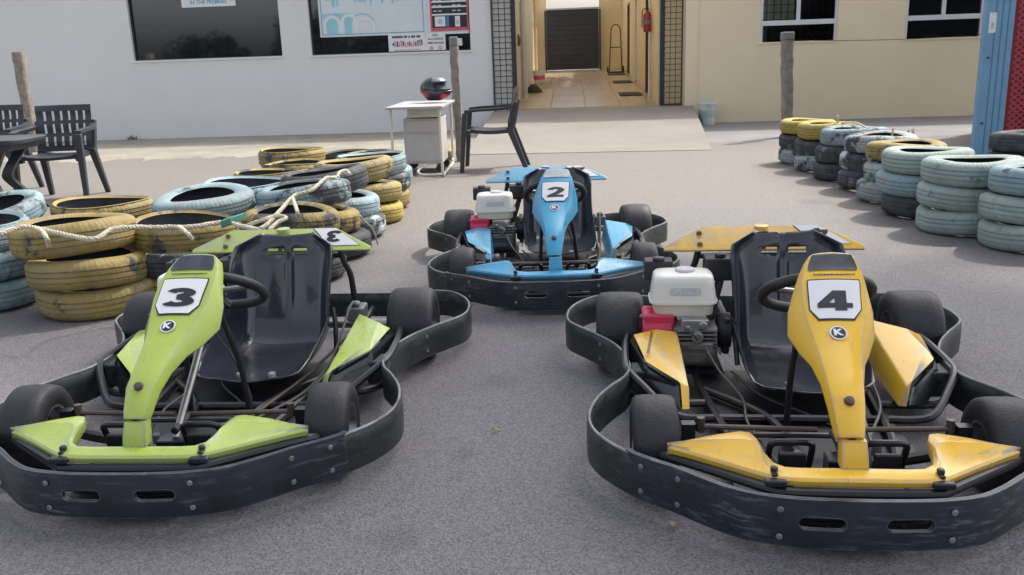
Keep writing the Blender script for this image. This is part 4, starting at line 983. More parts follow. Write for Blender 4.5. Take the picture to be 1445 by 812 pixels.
def digit_geo(d):
    """2-D verts, faces"""
    g_ = digit_outline(d); mb = MB()
    if g_[0] == 'polys':
        bm = bmesh.new(); 
        def loop(pts):
            vs = [bm.verts.new((x,y,0)) for x,y in pts]
            return [bm.edges.new((vs[i],vs[(i+1)%len(vs)])) for i in range(len(vs))]
        es = []
        for L in g_[1]+g_[2]: es += loop(L)
        bmesh.ops.triangle_fill(bm, edges=es, use_beauty=True); bm.verts.index_update()
        v = [(q.co.x,q.co.y) for q in bm.verts]; f = [tuple(x.index for x in fc.verts) for fc in bm.faces]; bm.free(); return v, f
    c = [np.array(q) for q in g_[1]]; L, R = [], []
    for i,q in enumerate(c):
        d_ = c[min(i+1,len(c)-1)]-c[max(i-1,0)]; d_ = d_/np.linalg.norm(d_); nn = np.array([-d_[1],d_[0]])
        wx, wy = g_[3], g_[2]; off = np.array([nn[0]*wx, nn[1]*wy]); L.append(q+off); R.append(q-off)
    v = [tuple(q) for q in L+R]; n = len(c); f = [(i,i+1,n+i+1,n+i) for i in range(n-1)]
    if g_[0] == 'stroke2': k = len(v); v += [(-.43,-.5),(.43,-.5),(.43,-.28),(-.40,-.28)]; f.append((k,k+1,k+2,k+3))
    return v, f
def number_on_panel(d):
    v, f = digit_geo(d); mb = K(); t0, hh, ww = 3.99, .060, .092
    # walk the panel: t from y offset
    def tt(yy):      # yy in metres along the panel surface from the plate centre
        acc = 0; t = 4.05; step = .02*(1 if yy < 0 else -1)
        while abs(acc) < abs(yy):
            a,_,_ = pan_pt(t,0); b,_,_ = pan_pt(t+step,0); acc += (b-a).length; t += step
        return t
    cache = {}
    vs = []
    for x,y in v:
        k = round(y,3)
        if k not in cache: cache[k] = tt(k*hh)
        p,n,_ = pan_pt(cache[k], x*ww); vs.append(p+n*.0052)
    mb.add(vs, f); return mb.mesh('number', M['ink'], 0)
def decal_disc(t, r, x=0.0):
    p,n,_ = pan_pt(t,x); up = Vector((0,-(pan_pt(t+.1,0)[0]-pan_pt(t,0)[0]).y, -(pan_pt(t+.1,0)[0]-pan_pt(t,0)[0]).z)).normalized(); return p,n,up
def seat_mesh():
    XC = .055
    st_ = [ # y, z, half width, side height, inward
     (.268,.124,.118,.002),(.262,.124,.146,.006),(.240,.120,.168,.016),(.17,.108,.180,.048),(.06,.096,.184,.088),(-.06,.092,.186,.122),(-.15,.104,.186,.148),(-.205,.140,.184,.155),(-.232,.20,.182,.145),(-.255,.27,.180,.118),(-.275,.34,.180,.100),(-.290,.395,.182,.082),(-.298,.424,.180,.068),(-.305,.448,.174,.052),(-.314,.468,.140,.030),(-.322,.486,.108,.018),(-.328,.494,.095,.010)]
    cols = [-1,-.985,-.94,-.84,-.73,-.62,-.585,-.38,-.145,-.09,-.05,.05,.09,.145,.38,.585,.62,.73,.84,.94,.985,1]
    rings = []
    for i,(y,z,hw,sh) in enumerate(st_):
        a = st_[max(i-1,0)]; b = st_[min(i+1,len(st_)-1)]; d = Vector((0,b[0]-a[0],b[1]-a[1])).normalized(); n = Vector((0,d.z,-d.y))
        if n.z < -.2: n = -n
        if i < 8 and n.z < 0: n = -n
        if i >= 8 and n.y < 0: n = -n
        row = []
        for u_ in cols:
            au = abs(u_)
            if au <= .62: x = u_/.62*hw*.70; lift = .012*(au/.62)**2
            elif au < .95: t = (au-.62)/.38; x = math.copysign(hw*(.70+.30*math.sin(min(1,t*1.2)*PI/2)), u_); lift = .012+sh*(t*1.05)**1.35
            else: x = math.copysign(hw*(1.0+.05*(au-.93)/.07), u_); lift = .012+sh*(1.0 if au < .99 else .93)
            back = min(1,max(0,(z-.2)/.1)) if y < -.2 else 0
            if au < .07: lift -= .010*back*(1 if z < .44 else 0)
            elif .12 < au < .40: lift += .008*back*(1 if z < .46 else .3)
            row.append(Vector((XC+x, y, z))+n*lift)
        rings.append(row)
    mb = K(); nC = len(cols); base = [q for r in rings for q in r]; fs = []
    for i in range(len(rings)-1):
        for j in range(nC-1):
            u_ = (cols[j]+cols[j+1])/2
            if i == 12 and .09 < abs(u_) < .38: continue          # the two shoulder-strap slots
            fs.append((i*nC+j,i*nC+j+1,(i+1)*nC+j+1,(i+1)*nC+j))
    mb.add(base, fs); me = mb.mesh('seat', M['seat'], 60, recalc=False); return me
def kart_wheel(R, wd, rim_r):
    h2 = wd/2; s = R*.12
    tp = [(rim_r,-h2*.86),(rim_r+.012,-h2*.98),(R-.030,-h2),(R-.012,-h2*.93),(R-.003,-h2*.78),(R,-h2*.4),(R,0),(R,h2*.4),(R-.003,h2*.78),(R-.012,h2*.93),(R-.030,h2),(rim_r+.012,h2*.98),(rim_r,h2*.86)]
    rp_ = [(0,-h2*.2),(.03,-h2*.2),(.032,-h2*.45),(rim_r*.5,-h2*.42),(rim_r-.012,-h2*.6),(rim_r-.004,-h2*.92),(rim_r+.003,-h2*.92),(rim_r,-h2*.8),(rim_r-.004,0),(rim_r,h2*.8),(rim_r+.003,h2*.92),(rim_r-.004,h2*.92),(rim_r-.012,h2*.6),(rim_r*.5,h2*.42),(.032,h2*.45),(.03,h2*.2),(0,h2*.2)]
    return MB().revolve(tp,44,'x',(0,0,0),False).mesh('tyre', M['kart_tyre'],40), MB().revolve(rp_,30,'x').mesh('wheel', M['rim'],35)
def pod_mesh(s, mat, which):
    """side pod: s=-1 engine side; coloured top, black lower flank"""
    if s < 0: bi, rg, bo, oc, fm, fi, tip = (.324,-.085,.208), (.394,-.105,.211), (.469,-.105,.192), (.437,.130,.176), (.338,.237,.146), (.312,.248,.136), (.314,.298,.085)
    else:     bi, rg, bo, oc, fm, fi, tip = (.325,-.235,.211), (.424,-.105,.212), (.468,-.100,.192), (.441,.112,.180), (.334,.240,.150), (.318,.255,.143), (.296,.262,.085)
    def X(q): return (q[0]*s,q[1],q[2])
    def off(q, d): return (q[0]+d[0], q[1]+d[1], q[2]+d[2])
    mb = K()
    if which == 'top':
        tip2 = off(tip,(.022,.004,0)); ib = (bi[0]-.02,bi[1]+.01,.10); ob = off(bo,(.004,-.006,-.05)); rgf = ((rg[0]+oc[0])/2+.004,(rg[1]+oc[1])/2+.05,.197)
        q = [X(p) for p in (bi,rg,bo,oc,fm,fi,tip,tip2,ib,ob,rgf)]
        mb.add(q, [(0,1,10,4,5),(1,2,3,10),(10,3,4),(5,4,7,6),(0,5,6,8),(0,8,9,2,1)])
        return mb.mesh('pod_cover', mat, 30, .007, 3)
    oc_, fm_, t_ = off(oc,(.002,.003,-.007)), off(fm,(.006,.004,-.008)), off(tip,(.028,.004,.004))
    lo1, lo2 = (.462,.135,.115), (.372,.262,.088); bo_ = off(bo,(.006,0,-.008)); bl = (.500,-.10,.115)
    ins = [tuple(sum(p[k]*w_ for p,w_ in zip((oc_,fm_,t_,lo1,lo2),ww))+dz for k,dz in zip(range(3),(-.004,-.004,0))) for ww in ((.7,.1,0,.2,0),(.1,.7,.1,0,.1),(.05,.1,.1,.15,.6),(.2,.05,0,.7,.05))]
    mb.add([X(p) for p in (oc_,fm_,t_,lo2,lo1,bo_,bl)]+[X(p) for p in ins]+[X((.44,-.05,.075)),X((.43,.12,.075))], [(0,1,8,7),(1,2,3,9,8),(3,4,10,9),(4,0,7,10),(7,8,9,10),(0,4,6,5),(4,3,12),(4,12,11,6)])
    return mb.mesh('pod_flank', M['glossblack'], 22, .0025, 2)
WING_F, WING_B = (.352,-.371,.425), (.207,-.452,.497)
def wing_mesh(mat):
    mb = K(); n = Vector((0,.67,.74)).normalized(); th = n*.010
    P = [(-.352,-.371,.425),(.352,-.371,.425),(.352,-.388,.436),(.207,-.452,.497),(-.207,-.452,.497),(-.352,-.388,.436)]
    mb.loft([[Vector(q)-th for q in P],[Vector(q) for q in P]])
    mb.cyl((0,-.432,.478),(0,-.430,.503),.026,16)
    return mb.mesh('rear_wing', mat, 30, .003, 2)
def on_wing(x, t, lift=.0015):
    """t 0 at the front edge, 1 at the back edge"""
    return Vector((x, WING_F[1]+(WING_B[1]-WING_F[1])*t, WING_F[2]+(WING_B[2]-WING_F[2])*t))+Vector((0,.67,.74)).normalized()*lift
def make_kart(color, num, label, loc, yaw, steer=0.0):
    root = empty('go_kart', loc, yaw); tag(root, label, 'go-kart', None); P = M[color]
    def part(name, key, fn, parent=None): return link(name, kmesh(key, fn), parent or root)
    def strip_marks(o_, d_, u_, n_, hgt, lf): 
        o_, d_, u_ = Vector(o_), Vector(d_), Vector(u_).normalized(); nn = d_.cross(u_).normalized(); nn = nn if nn.z > 0 else -nn; mb = K(); L_ = d_.length; dd = d_.normalized(); k = 0.0; rr = random.Random(5)
        while k < L_:
            wdt = rr.uniform(.0035,.008); p0 = o_+dd*k+nn*lf; mb.add([p0,p0+dd*wdt,p0+dd*wdt+u_*hgt,p0+u_*hgt],[(0,1,2,3)]); k += wdt+.0018
        return mb.mesh('small_print', M['ink'], 0)
    # bumpers
    for s in (-1,1):
        b = part('side_bumper', ('sb',s), lambda: side_bumper(s)); part('bumper_lip', ('sl',s), lambda: side_lip(s), b)
        for (x,y,nx,ny) in ((.588,-.208,.82,.57),(.594,-.218,.82,.57)):
            pass
        for z in (.075,.130):
            bo = link('bolt', bolt_head(), b, (s*.585,.186,z), (0,0,s*math.radians(58)))
    fb = part('front_bumper', 'fb', front_bumper)
    at, half = arcpath(FRONT)
    for s_ in (-.18,.18,-.43,.43,-.535,.535):
        q, n = at(s_*1.02)
        for z in (.138,.072): link('bolt', bolt_head(), fb, (q.x, -(q.y)-.007*n.y, z), (0,0,math.atan2(-n.x*-1, n.y)+PI))
    part('rear_bumper', 'rb', lambda: K().loft(strip([(-.37,-.722),(-.2,-.728),(.2,-.728),(.37,-.722)], .055, .158, .014, 1)).mesh('rear_bumper', M['bumper'], 40))
    # frame
    T = lambda pts, r=.014, n=4: K().tube(catmull(pts,n), r, 8).mesh('frame_tube', M['tube'])
    for s in (-1,1):
        part('frame_tube', ('rail',s), lambda: T([(s*.155,.86,.065),(s*.17,.70,.065),(s*.22,.45,.065),(s*.26,.05,.065),(s*.27,-.25,.075),(s*.27,-.69,.10)]))
        part('frame_tube', ('stub',s), lambda: T([(s*.19,.60,.068),(s*.30,.60,.09),(s*.36,.60,.115)],.016))
        part('side_bar', ('bar',s), lambda: T([(s*.25,.33,.07),(s*.36,.345,.085),(s*.45,.225,.13),(s*.490,.15,.150),(s*.500,.08,.155),(s*.498,-.08,.160),(s*.488,-.17,.165)],.0125,5))
        part('side_bar', ('bar2',s), lambda: T([(s*.26,.20,.065),(s*.42,.20,.065),(s*.485,.14,.075),(s*.49,.08,.14)],.0125,5))
        part('wing_post', ('wp',s), lambda: T([(s*.225,-.405,.425),(s*.235,-.415,.37),(s*.255,-.43,.30),(s*.262,-.44,.12)],.012,4))
        part('bumper_mount', ('bm',s), lambda: K().b2(min(s*.43,s*.484),max(s*.43,s*.484),.05,.14,.065,.145).mesh('bumper_mount', M['muffler'],0,.004))
    part('frame_tube', 'x1', lambda: T([(-.17,.70,.065),(0,.70,.065),(.17,.70,.065)]))
    part('frame_tube', 'x2', lambda: T([(-.24,.32,.065),(0,.32,.065),(.24,.32,.065)],.013))
    part('frame_tube', 'x3', lambda: T([(-.25,.10,.07),(-.1,.30,.07),(-.06,.50,.07),(-.05,.72,.07)],.012))
    part('frame_tube', 'x4', lambda: T([(.25,.10,.07),(.16,.25,.07),(.12,.45,.07)],.012))
    part('wing_bar', 'wb', lambda: T([(-.235,-.415,.395),(0,-.425,.395),(.235,-.415,.395)],.011))
    part('nose_bar', 'nb', lambda: T([(-.425,.735,.140),(-.40,.765,.146),(-.30,.842,.147),(-.19,.925,.147),(-.16,.936,.147),(0,.94,.147),(.16,.936,.147),(.19,.925,.147),(.30,.842,.147),(.40,.765,.146),(.425,.735,.140)],.0125,3))
    part('nose_bar', 'nb2', lambda: T([(-.155,.86,.065),(-.15,.93,.085),(-.05,.95,.09),(.05,.95,.09),(.15,.93,.085),(.155,.86,.065)],.0115,4))
    part('floor_pan', 'fp', lambda: K().b2(-.245,.275,-.14,.86,.042,.050).mesh('floor_pan', M['floorpan'],0,.003))
    part('pedal_plate', 'pp', lambda: K().b2(-.13,.12,.865,.90,.05,.13).mesh('pedal_plate', M['floorpan'],0,.003))
    # axles, wheels
    part('rear_axle', 'ra', lambda: K().cyl((-.58,-.335,.1385),(.58,-.335,.1385),.017,12).mesh('rear_axle', M['steelrod']))
    tw, rw = kmesh('rw', lambda: kart_wheel(.138,.172,.066)); tf, rf = kmesh('fw', lambda: kart_wheel(.122,.120,.060))
    for s in (-1,1):
        wo = link('rear_wheel', rw, root, (s*.512,.335,.1385), (random.uniform(0,6),0,0)); link('tyre', tw, wo)
        wo = link('front_wheel', rf, root, (s*.437,-.61,.1225), (0,0,steer)); link('tyre', tf, wo)
        part('steering_arm', ('sa',s), lambda: K().tube([(s*.36,.60,.115),(s*.33,.56,.14),(s*.315,.60,.160)],.012,8).b2(min(s*.33,s*.365),max(s*.33,s*.365),.585,.615,.08,.17).mesh('steering_arm', M['tube']))
        part('tie_rod', ('tr',s), lambda: K().cyl((s*.02,.615,.160),(s*.315,.60,.160),.0075,8).cyl((s*.315,.60,.145),(s*.315,.60,.185),.011,8).mesh('tie_rod', M['rustrod']))
    part('sprocket', 'spk', lambda: K().revolve([(.02,-.004),(.09,-.004),(.095,0),(.09,.004),(.02,.004)],28,'x',(-.15,-.335,.1385)).mesh('sprocket', M['aluminium']))
    part('brake_disc', 'bd', lambda: K().revolve([(.03,-.004),(.085,-.004),(.085,.004),(.03,.004)],28,'x',(.30,-.335,.1385)).mesh('brake_disc', M['aluminium']))
    part('brake_caliper', 'bc', lambda: K().b2(.27,.335,-.34,-.25,.17,.225).b2(.285,.32,-.29,-.26,.225,.245).mesh('brake_caliper', M['engine'],0,.006))
    part('brake_line', 'bl', lambda: K().tube(catmull([(.30,-.27,.245),(.295,-.20,.235),(.285,-.06,.15),(.27,.08,.10),(.24,.28,.085),(.15,.50,.085),(.12,.68,.10)],6),.0045,6).mesh('brake_line', M['cable']))
    # steering
    c0, c1 = Vector((.020,.715,.125)), Vector((.024,.345,.445)); ax = (c1-c0).normalized()
    part('steering_column', 'sc', lambda: K().cyl(c0,c1,.011,10).cyl(c0+ax*.33,c0+ax*.37,.011,10,0,.024).mesh('steering_column', M['steelrod']))
    part('column_base', 'cbs', lambda: K().b2(-.02,.06,.69,.75,.055,.135).cyl((.02,.62,.155),(.02,.715,.15),.012).mesh('column_base', M['tube'],0,.004))
    def swheel():
        c = c1+ax*.01; a = Vector((1,0,0)); b = Vector((0,-.56,.83)).cross(a).normalized(); mb = K(); n = 40; R = .146
        mb.tube([c+a*(math.cos(t)*R)+b*(math.sin(t)*R*.93) for t in [2*PI*k/n for k in range(n)]], .0155, 10, 0, True); return mb.mesh('steering_wheel', M['kart_tyre'])
    def sspokes():
        c = c1+ax*.008; a = Vector((1,0,0)); b = Vector((0,-.56,.83)).cross(a).normalized(); mb = K()
        for t in (.35,PI-.35,PI*1.5): mb.cyl(c+(a*math.cos(t)+b*math.sin(t))*.02, c+(a*math.cos(t)+b*math.sin(t)*.93)*.138, .009,8)
        mb.cyl(c-ax*.012,c+ax*.012,.035,16); return mb.mesh('spokes', M['steelrod'])
    sw = part('steering_wheel','sw',swheel); part('spokes','ssp',sspokes,sw)
    for k,x in enumerate((-.035,.075)): part('panel_stay', ('stay',k), lambda: K().tube(catmull([(x,.46,.50),(x*1.1,.45,.40),(x*1.5,.43,.25),(x*1.7,.43,.075)],4),.0095,8).mesh('panel_stay', M['tube']))
    part('panel_stay', 'stay2', lambda: K().tube(catmull([(-.003,.86,.25),(-.003,.845,.20),(0,.875,.16)],4),.012,8).mesh('panel_stay', M['tube']))
    # pedals
    for k,s in enumerate((-1,1)):
        pd = part('pedal', ('pd',s), lambda: K().tube(catmull([(s*.065,.70,.06),(s*.060,.735,.15),(s*.068,.752,.183),(s*.11,.757,.188),(s*.155,.752,.183),(s*.162,.735,.15),(s*.158,.70,.06)],5),.0085,8).mesh('pedal', M['tube']))
        part('pedal_pad', ('pdp',s), lambda: K().b2(min(s*.08,s*.145),max(s*.08,s*.145),.760,.775,.09,.165).mesh('pedal_pad', M['floorpan'],0,.003), pd)
    part('brake_rod','brd', lambda: K().tube(catmull([(.11,.75,.115),(.13,.60,.10),(.17,.35,.092),(.22,.05,.09),(.27,-.22,.12)],4),.006,6).mesh('brake_rod', M['rustrod']))
    part('brake_master_cylinder','bmc', lambda: K().cyl((.125,.66,.085),(.135,.56,.085),.017,12).cyl((.128,.63,.095),(.128,.63,.135),.013,10).b2(.10,.155,.58,.65,.052,.068).mesh('brake_master_cylinder', M['engine'],0))
    part('heel_rest','hr', lambda: K().tube(catmull([(-.17,.50,.06),(-.165,.50,.088),(-.12,.505,.095),(.06,.505,.095),(.10,.50,.088),(.105,.50,.06)],4),.0075,6).mesh('heel_rest', M['tube']))
    part('floor_bracket','fbk', lambda: K().b2(-.10,-.045,.60,.68,.051,.085).cyl((-.072,.64,.085),(-.072,.64,.11),.012,10).mesh('floor_bracket', M['engine'],0,.003))
    part('wiring_loom','wl', lambda: K().tube(catmull([(.05,.45,.36),(.09,.42,.26),(.12,.40,.14),(.10,.36,.062),(.02,.25,.060),(-.08,.12,.062),(-.15,-.02,.09)],5),.0042,6).mesh('wiring_loom', M['cable']))
    part('seat_stay','sst', lambda: K().tube([(-.115,-.12,.075),(-.125,-.17,.20),(-.12,-.20,.245)],.009,8).mesh('seat_stay', M['tube']))
    part('seat_stay','sst2', lambda: K().tube([(.262,-.10,.075),(.252,-.16,.20),(.238,-.19,.245)],.009,8).mesh('seat_stay', M['tube']))
    part('fluid_bottle','fbt', lambda: K().revolve([(0,.06),(.022,.06),(.024,.10),(.018,.115),(.02,.118),(.02,.13),(0,.13)],14,'z',(.055,.80,0)).mesh('fluid_bottle', M['aluminium']))
    part('throttle_cable','tc', lambda: K().tube(catmull([(-.11,.74,.09),(-.125,.60,.075),(-.16,.40,.085),(-.15,.22,.09),(-.20,.06,.12),(-.235,-.03,.17)],6),.0038,6).mesh('throttle_cable', M['cable']))
    # fairing, panel, decals
    part('front_fairing', ('nose',color), lambda: nose_mesh(P))
    for s in (-1,1):
        cl = part('fairing_clip', ('clip',s), lambda: K().b2(s*.182-.024,s*.182+.024,.922,.943,.160,.176).b2(s*.182-.007,s*.182+.007,.905,.925,.176,.186).cyl((s*.182,.908,.183),(s*.182,.908,.196),.0095,10).mesh('fairing_clip', M['black_metal'],0,.003))
    pn = part('number_panel', ('panel',color), lambda: panel_mesh(P))
    scr = [(.75,.046),(1.0,.051),(1.6,.059),(2.1,.063),(2.25,.060)]
    part('smoked_screen', ('scr',num == 2), lambda: pan_quad(scr, .0028, M['smoke' if num != 2 else 'pale_grey'], 'smoked_screen'), pn)
    def oct_(k): return [(2.98-k*.10,.062+k*.003),(3.05,.064+k*.003),(4.45,.062+k*.003),(4.92+k*.09,.042+k*.002)]
    part('plate_border', 'plb', lambda: pan_quad(oct_(1), .0020, M['ink'], 'plate_border'), pn)
    part('number_plate', 'pl', lambda: pan_quad(oct_(0), .0034, M['plate'], 'number_plate'), pn)
    part('number', ('num',num), lambda: number_on_panel(num), pn)
    p,n,up = decal_disc(5.75,.02); rt = up.cross(n); rt = rt if rt.x > 0 else -rt
    def disc(r, lift, mat, nm): mb = K(); mb.add([p+n*(lift+.001)]+[p+n*lift+rt*(math.cos(a)*r)+up*(math.sin(a)*r) for a in [2*PI*k/28 for k in range(28)]], [(0,1+k,1+(k+1)%28) for k in range(28)]); return mb.mesh(nm, M[mat], 0)
    part('logo_ring','lg1', lambda: disc(.0215,.0030,'plate','logo_ring'), pn); part('logo_disc','lg2', lambda: disc(.0175,.0042,'ink','logo_disc'), pn)
    part('logo_letter','lg3', lambda: put_text(K(),'K',p+n*.0062,rt,up,.020,.024,.05).mesh('logo_letter', M['plate'],0), pn)
    p2,n2,up2 = decal_disc(9.0,.02); o = part('panel_bolt','pb', lambda: K().revolve([(0,.010),(.010,.008),(.0125,0)],14,'z').mesh('panel_bolt', M['rustrod']), pn)
    o.matrix_local = Matrix.Translation((p2.x,-p2.y,p2.z)) @ Vector((n2.x,-n2.y,n2.z)).to_track_quat('Z','Y').to_matrix().to_4x4()
    if num != 2:
        p3,n3,up3 = decal_disc(2.62,.02); part('small_print','slt', lambda: strip_marks(p3-Vector((.050,0,0)),(.10,0,0),up3,1,.0042,.0016), pn)
    # seat
    se = part('seat','seat', seat_mesh)
    md = se.modifiers.new('thick','SOLIDIFY'); md.thickness = .007; md.offset = 0
    def rib(): 
        return K().tube(catmull([(.055-.178,.06,.175),(.055-.186,-.10,.215),(.055-.186,-.20,.26)],3),.004,6).mesh('x', M['seat'])
    for k,(x,y) in enumerate(((.0,.16),(.11,.16))): part('seat_bolt', ('stb',k), lambda: K().revolve([(0,.014),(.012,.011),(.016,0.0)],12,'z',(x,y,.108)).mesh('seat_bolt', M['aluminium']), se)
    # side pods
    for s in (-1,1):
        pc = part('pod_cover', ('pod',s,color), lambda: pod_mesh(s,P,'top')); part('pod_flank', ('podf',s), lambda: pod_mesh(s,P,'flank'), pc)
    if num == 4:
        part('small_print','sp1', lambda: strip_marks((-.405,-.075,.2095),(-.022,.17,-.018),(-1,-.1,-.1),1,.0065,.0035))
    # rear wing
    wg = part('rear_wing', ('wing',color), lambda: wing_mesh(P))
    def patch(l, k, mat, nm):
        pts = [on_wing(.120-k,.985+k*.2,l), on_wing(.203,.985+k*.2,l), on_wing(.300+k,.30-k*2,l), on_wing(.235-k,.16-k*2,l), on_wing(.195-k*.5,.35,l)]
        pts = [on_wing(.118-k,.98,l), on_wing(.203,.98,l), on_wing(.308+k,.20-k*2,l), on_wing(.190-k,.20-k*2,l)]
        return K().add(pts,[(0,1,2,3)]).mesh(nm, M[mat], 0)
    part('wing_plate_border','wpb', lambda: patch(.0012,.004,'ink','wing_plate_border'), wg); part('wing_plate','wpl', lambda: patch(.0022,0,'plate','wing_plate'), wg)
    v, f = digit_geo(num)
    part('wing_number', ('wn',num), lambda: K().add([on_wing(.205-x*.060+ -y*.03*0, .60-y*.5, .0034) for x,y in v], f).mesh('wing_number', M['ink'],0), wg)
    for t in (.25,.72): part('wing_bolt', ('wbt',t), lambda: K().revolve([(0,.006),(.008,.005),(.0105,-.004)],12,'z',tuple(on_wing(-.222,t,.003))).mesh('wing_bolt', M['rustrod']), wg)
    part('wing_bolt', 'wbt3', lambda: K().revolve([(0,.006),(.008,.005),(.0105,-.004)],12,'z',tuple(on_wing(.0,.1,.003))).mesh('wing_bolt', M['rustrod']), wg)
    # engine on the kart's right hand side
    en = part('engine_block','en', lambda: K().b2(-.335,-.185,-.30,-.10,.075,.215).b2(-.32,-.20,-.10,-.06,.10,.17).mesh('engine_block', M['engine'],0,.010,2))
    fin = kmesh('fin', lambda: K().b2(-.325,-.195,-.165,-.06,-.003,.003).mesh('cooling_fin', M['aluminium'],0))
    for k in range(7): link('cooling_fin', fin, en, (0,0,.135+k*.0135))
    part('cylinder_head','eh', lambda: K().b2(-.315,-.205,-.13,-.052,.150,.175).cyl((-.26,-.06,.20),(-.26,-.03,.20),.02,10).cyl((-.215,-.09,.14),(-.215,-.05,.14),.016,10).mesh('cylinder_head', M['engine'],0,.004), en)
    part('starter_shroud','es', lambda: K().loft([[(x,-.19+math.cos(a)*.085,.195+math.sin(a)*.07) for a in [2*PI*k/22 for k in range(22)]] for x in (-.335,-.415,-.438)]).b2(-.432,-.33,-.185,-.115,.185,.255).mesh('starter_shroud', M['red'],35,.006), en)
    for k in range(5): part('shroud_slot', ('sl_',k), lambda: K().box((-.405+k*.016,-.1135,.205),(.006,.004,.03)).mesh('shroud_slot', M['ink'],0), en)
    def tank(z0,z1,k0,k1,mat,nm):
        rr = []
        zs = np.linspace(z0,z1,6)
        for i,z in enumerate(zs):
            t = i/5; k = k0+(k1-k0)*t; rr.append([(-.298+math.copysign(abs(math.cos(a))**.4, math.cos(a))*.112*k, -.205+math.copysign(abs(math.sin(a))**.4, math.sin(a))*.085*k, z) for a in [2*PI*j/36 for j in range(36)]])
        if nm == 'fuel_tank': rr += [[(x*.93-.298*.07, y*.93-.205*.07, z1+.008) for x,y,_ in rr[-1]],[(x*.75-.298*.25, y*.75-.205*.25, z1+.011) for x,y,_ in rr[-1]]]
        return K().loft(rr).mesh(nm, M[mat], 45)
    ft = part('fuel_tank','ft', lambda: tank(.297,.376,1.0,.90,'tank','fuel_tank')); part('tank_base','ftb', lambda: tank(.250,.289,.90,.94,'tank2','tank_base'), ft)
    part('tank_seam','fts', lambda: tank(.2895,.2965,1.035,1.035,'tank','tank_seam'), ft)
    part('fuel_cap','fc', lambda: K().revolve([(0,.397),(.03,.397),(.034,.393),(.034,.384),(0,.384)],22,'z',(-.290,-.215,0)).mesh('fuel_cap', M['pale_grey']), ft)
    part('tank_label','ftl', lambda: K().add([(-.345,-.1205,.325),(-.245,-.1205,.325),(-.245,-.1235,.348),(-.345,-.1235,.348)],[(0,1,2,3)]).mesh('tank_label', M['pale_grey'],0), ft)
    part('muffler','mf', lambda: K().b2(-.215,-.105,-.36,-.27,.335,.415).cyl((-.16,-.30,.415),(-.16,-.30,.43),.02,10).cyl((-.16,-.29,.335),(-.21,-.20,.19),.016,8).mesh('muffler', M['muffler'],0,.012,2), en)
    part('air_filter','af', lambda: K().b2(-.425,-.325,-.36,-.285,.335,.405).cyl((-.375,-.30,.405),(-.375,-.30,.418),.022,12).cyl((-.37,-.29,.335),(-.33,-.20,.21),.018,8).mesh('air_filter', M['muffler'],0,.010,2), en)
    part('clutch_cover','cc', lambda: K().revolve([(0,-.022),(.055,-.022),(.062,-.012),(.062,.022),(0,.022)],24,'x',(-.158,-.19,.18)).mesh('clutch_cover', M['muffler'],40), en)
    part('chain_guard','cg', lambda: K().b2(-.165,-.140,-.40,-.14,.105,.235).mesh('chain_guard', M['muffler'],0,.012,2), en)
    part('engine_mount','em', lambda: K().b2(-.36,-.17,-.31,-.05,.068,.0745).mesh('engine_mount', M['tube'],0), en)
    part('carburettor','cbr', lambda: K().b2(-.31,-.22,-.118,-.075,.215,.250).cyl((-.24,-.075,.235),(-.24,-.055,.235),.014,10).cyl((-.29,-.075,.225),(-.29,-.06,.225),.009,8).mesh('carburettor', M['aluminium'],0,.004), en)
    part('spark_lead','spl', lambda: K().tube(catmull([(-.26,-.03,.195),(-.28,-.035,.215),(-.30,-.06,.225)],5),.004,6).mesh('spark_lead', M['ink']), en)
    part('drain_plug','dp', lambda: K().cyl((-.21,-.062,.13),(-.21,-.045,.13),.013,8).mesh('drain_plug', M['steelrod']), en)
    part('starter_handle','shd', lambda: K().b2(-.448,-.435,-.17,-.13,.20,.245).mesh('starter_handle', M['ink'],0,.004), en)
    return root
make_kart('yellow', 4, 'yellow go-kart carrying number 4', (.86458,2.73331,0), -.10965, 0.03)
make_kart('green', 3, 'lime green go-kart carrying number 3', (-.91737,2.99408,0), -.06833, 0.05)
make_kart('blue', 2, 'bright blue go-kart carrying number 2', (.21408,4.77551,0), -.01602, -0.02)

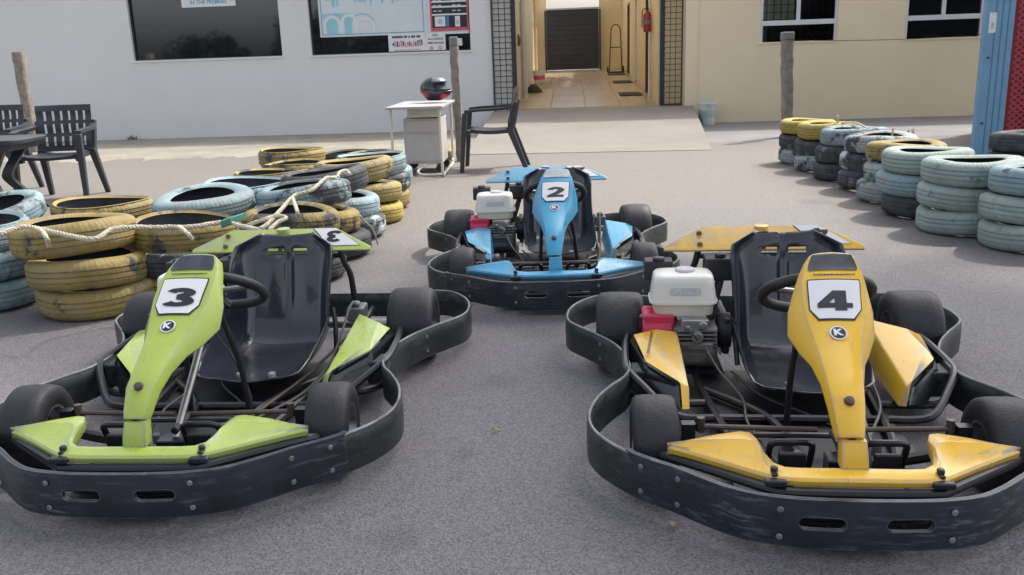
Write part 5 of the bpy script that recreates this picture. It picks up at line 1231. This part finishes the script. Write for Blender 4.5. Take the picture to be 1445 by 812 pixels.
# ------------------------------------------------------------------ the trees across the yard, behind the photographer (mirrored in the dark window)
def tree(label, x, y, hh, rad, seed, ncl=26, nlf=110, lsz=.17, group='trees across the yard', zc=.62, zs=.16, spread=.42):
    root = empty('tree', (x,y,0)); tag(root, label, 'tree', group); r = random.Random(seed)
    mb = MB().tube([(0,0,0),(.1,.05,hh*.25),(-.05,.1,hh*.5),(.1,0,hh*.8)],[.28,.22,.16,.05],8)
    for k in range(6):
        a = r.uniform(0,6.28); z = hh*r.uniform(.3,.6); mb.tube([(0,0,z),(math.cos(a)*rad*.4,math.sin(a)*rad*.4,z+hh*.12),(math.cos(a)*rad*.75,math.sin(a)*rad*.75,z+hh*.2)],[.10,.07,.03],6)
    link('trunk', mb.mesh('trunk', M['bark']), root)
    cl = [(Vector((r.gauss(0,spread)*rad, r.gauss(0,spread)*rad, hh*(zc+r.gauss(0,zs)))), rad*r.uniform(.22,.42)) for _ in range(ncl)]
    lf = MB(); vs=[]; fs=[]
    for c,cr in cl:
        for _ in range(nlf):
            d = Vector((r.gauss(0,1),r.gauss(0,1),r.gauss(0,.8))).normalized()*cr*r.uniform(.5,1.05); p = c+d
            a = Vector((r.gauss(0,1),r.gauss(0,1),r.gauss(0,1))).normalized()*lsz; b = a.orthogonal().normalized()*lsz*.6; k = len(vs); vs += [p-a,p+b,p+a,p-b]; fs.append((k,k+1,k+2,k+3))
    lf.add(vs,fs); link('crown', lf.mesh('crown', M['leaf'],0,recalc=False), root)
TREES = [(-27,-24,6.0,3.2,'broad dark tree'),(-21,-26,8.5,3.6,'tall dark tree'),(-15,-23,6.0,3.0,'low bushy tree'),(-8,-26,7.5,3.6,'rounded dark tree'),(-1,-27,6.5,3.4,'spreading tree'),(6,-25,8.0,3.6,'tall leafy tree'),(13,-27,6.5,3.4,'squat leafy tree'),(21,-25,7.5,3.6,'outermost leafy tree')]
for k,(x,y,hh,rad,nm) in enumerate(TREES): tree(f'{nm} at the far side of the yard behind the photographer', x, y-6, hh*.50, rad*.80, 40+k)
# the big tree beside the yard whose shade lies over the front karts
tree('tall leafy tree beside the yard, shading the two front karts', 6.6, 5.2, 11.0, 3.6, 77, 70, 150, .22, None, .78, .07, .40)
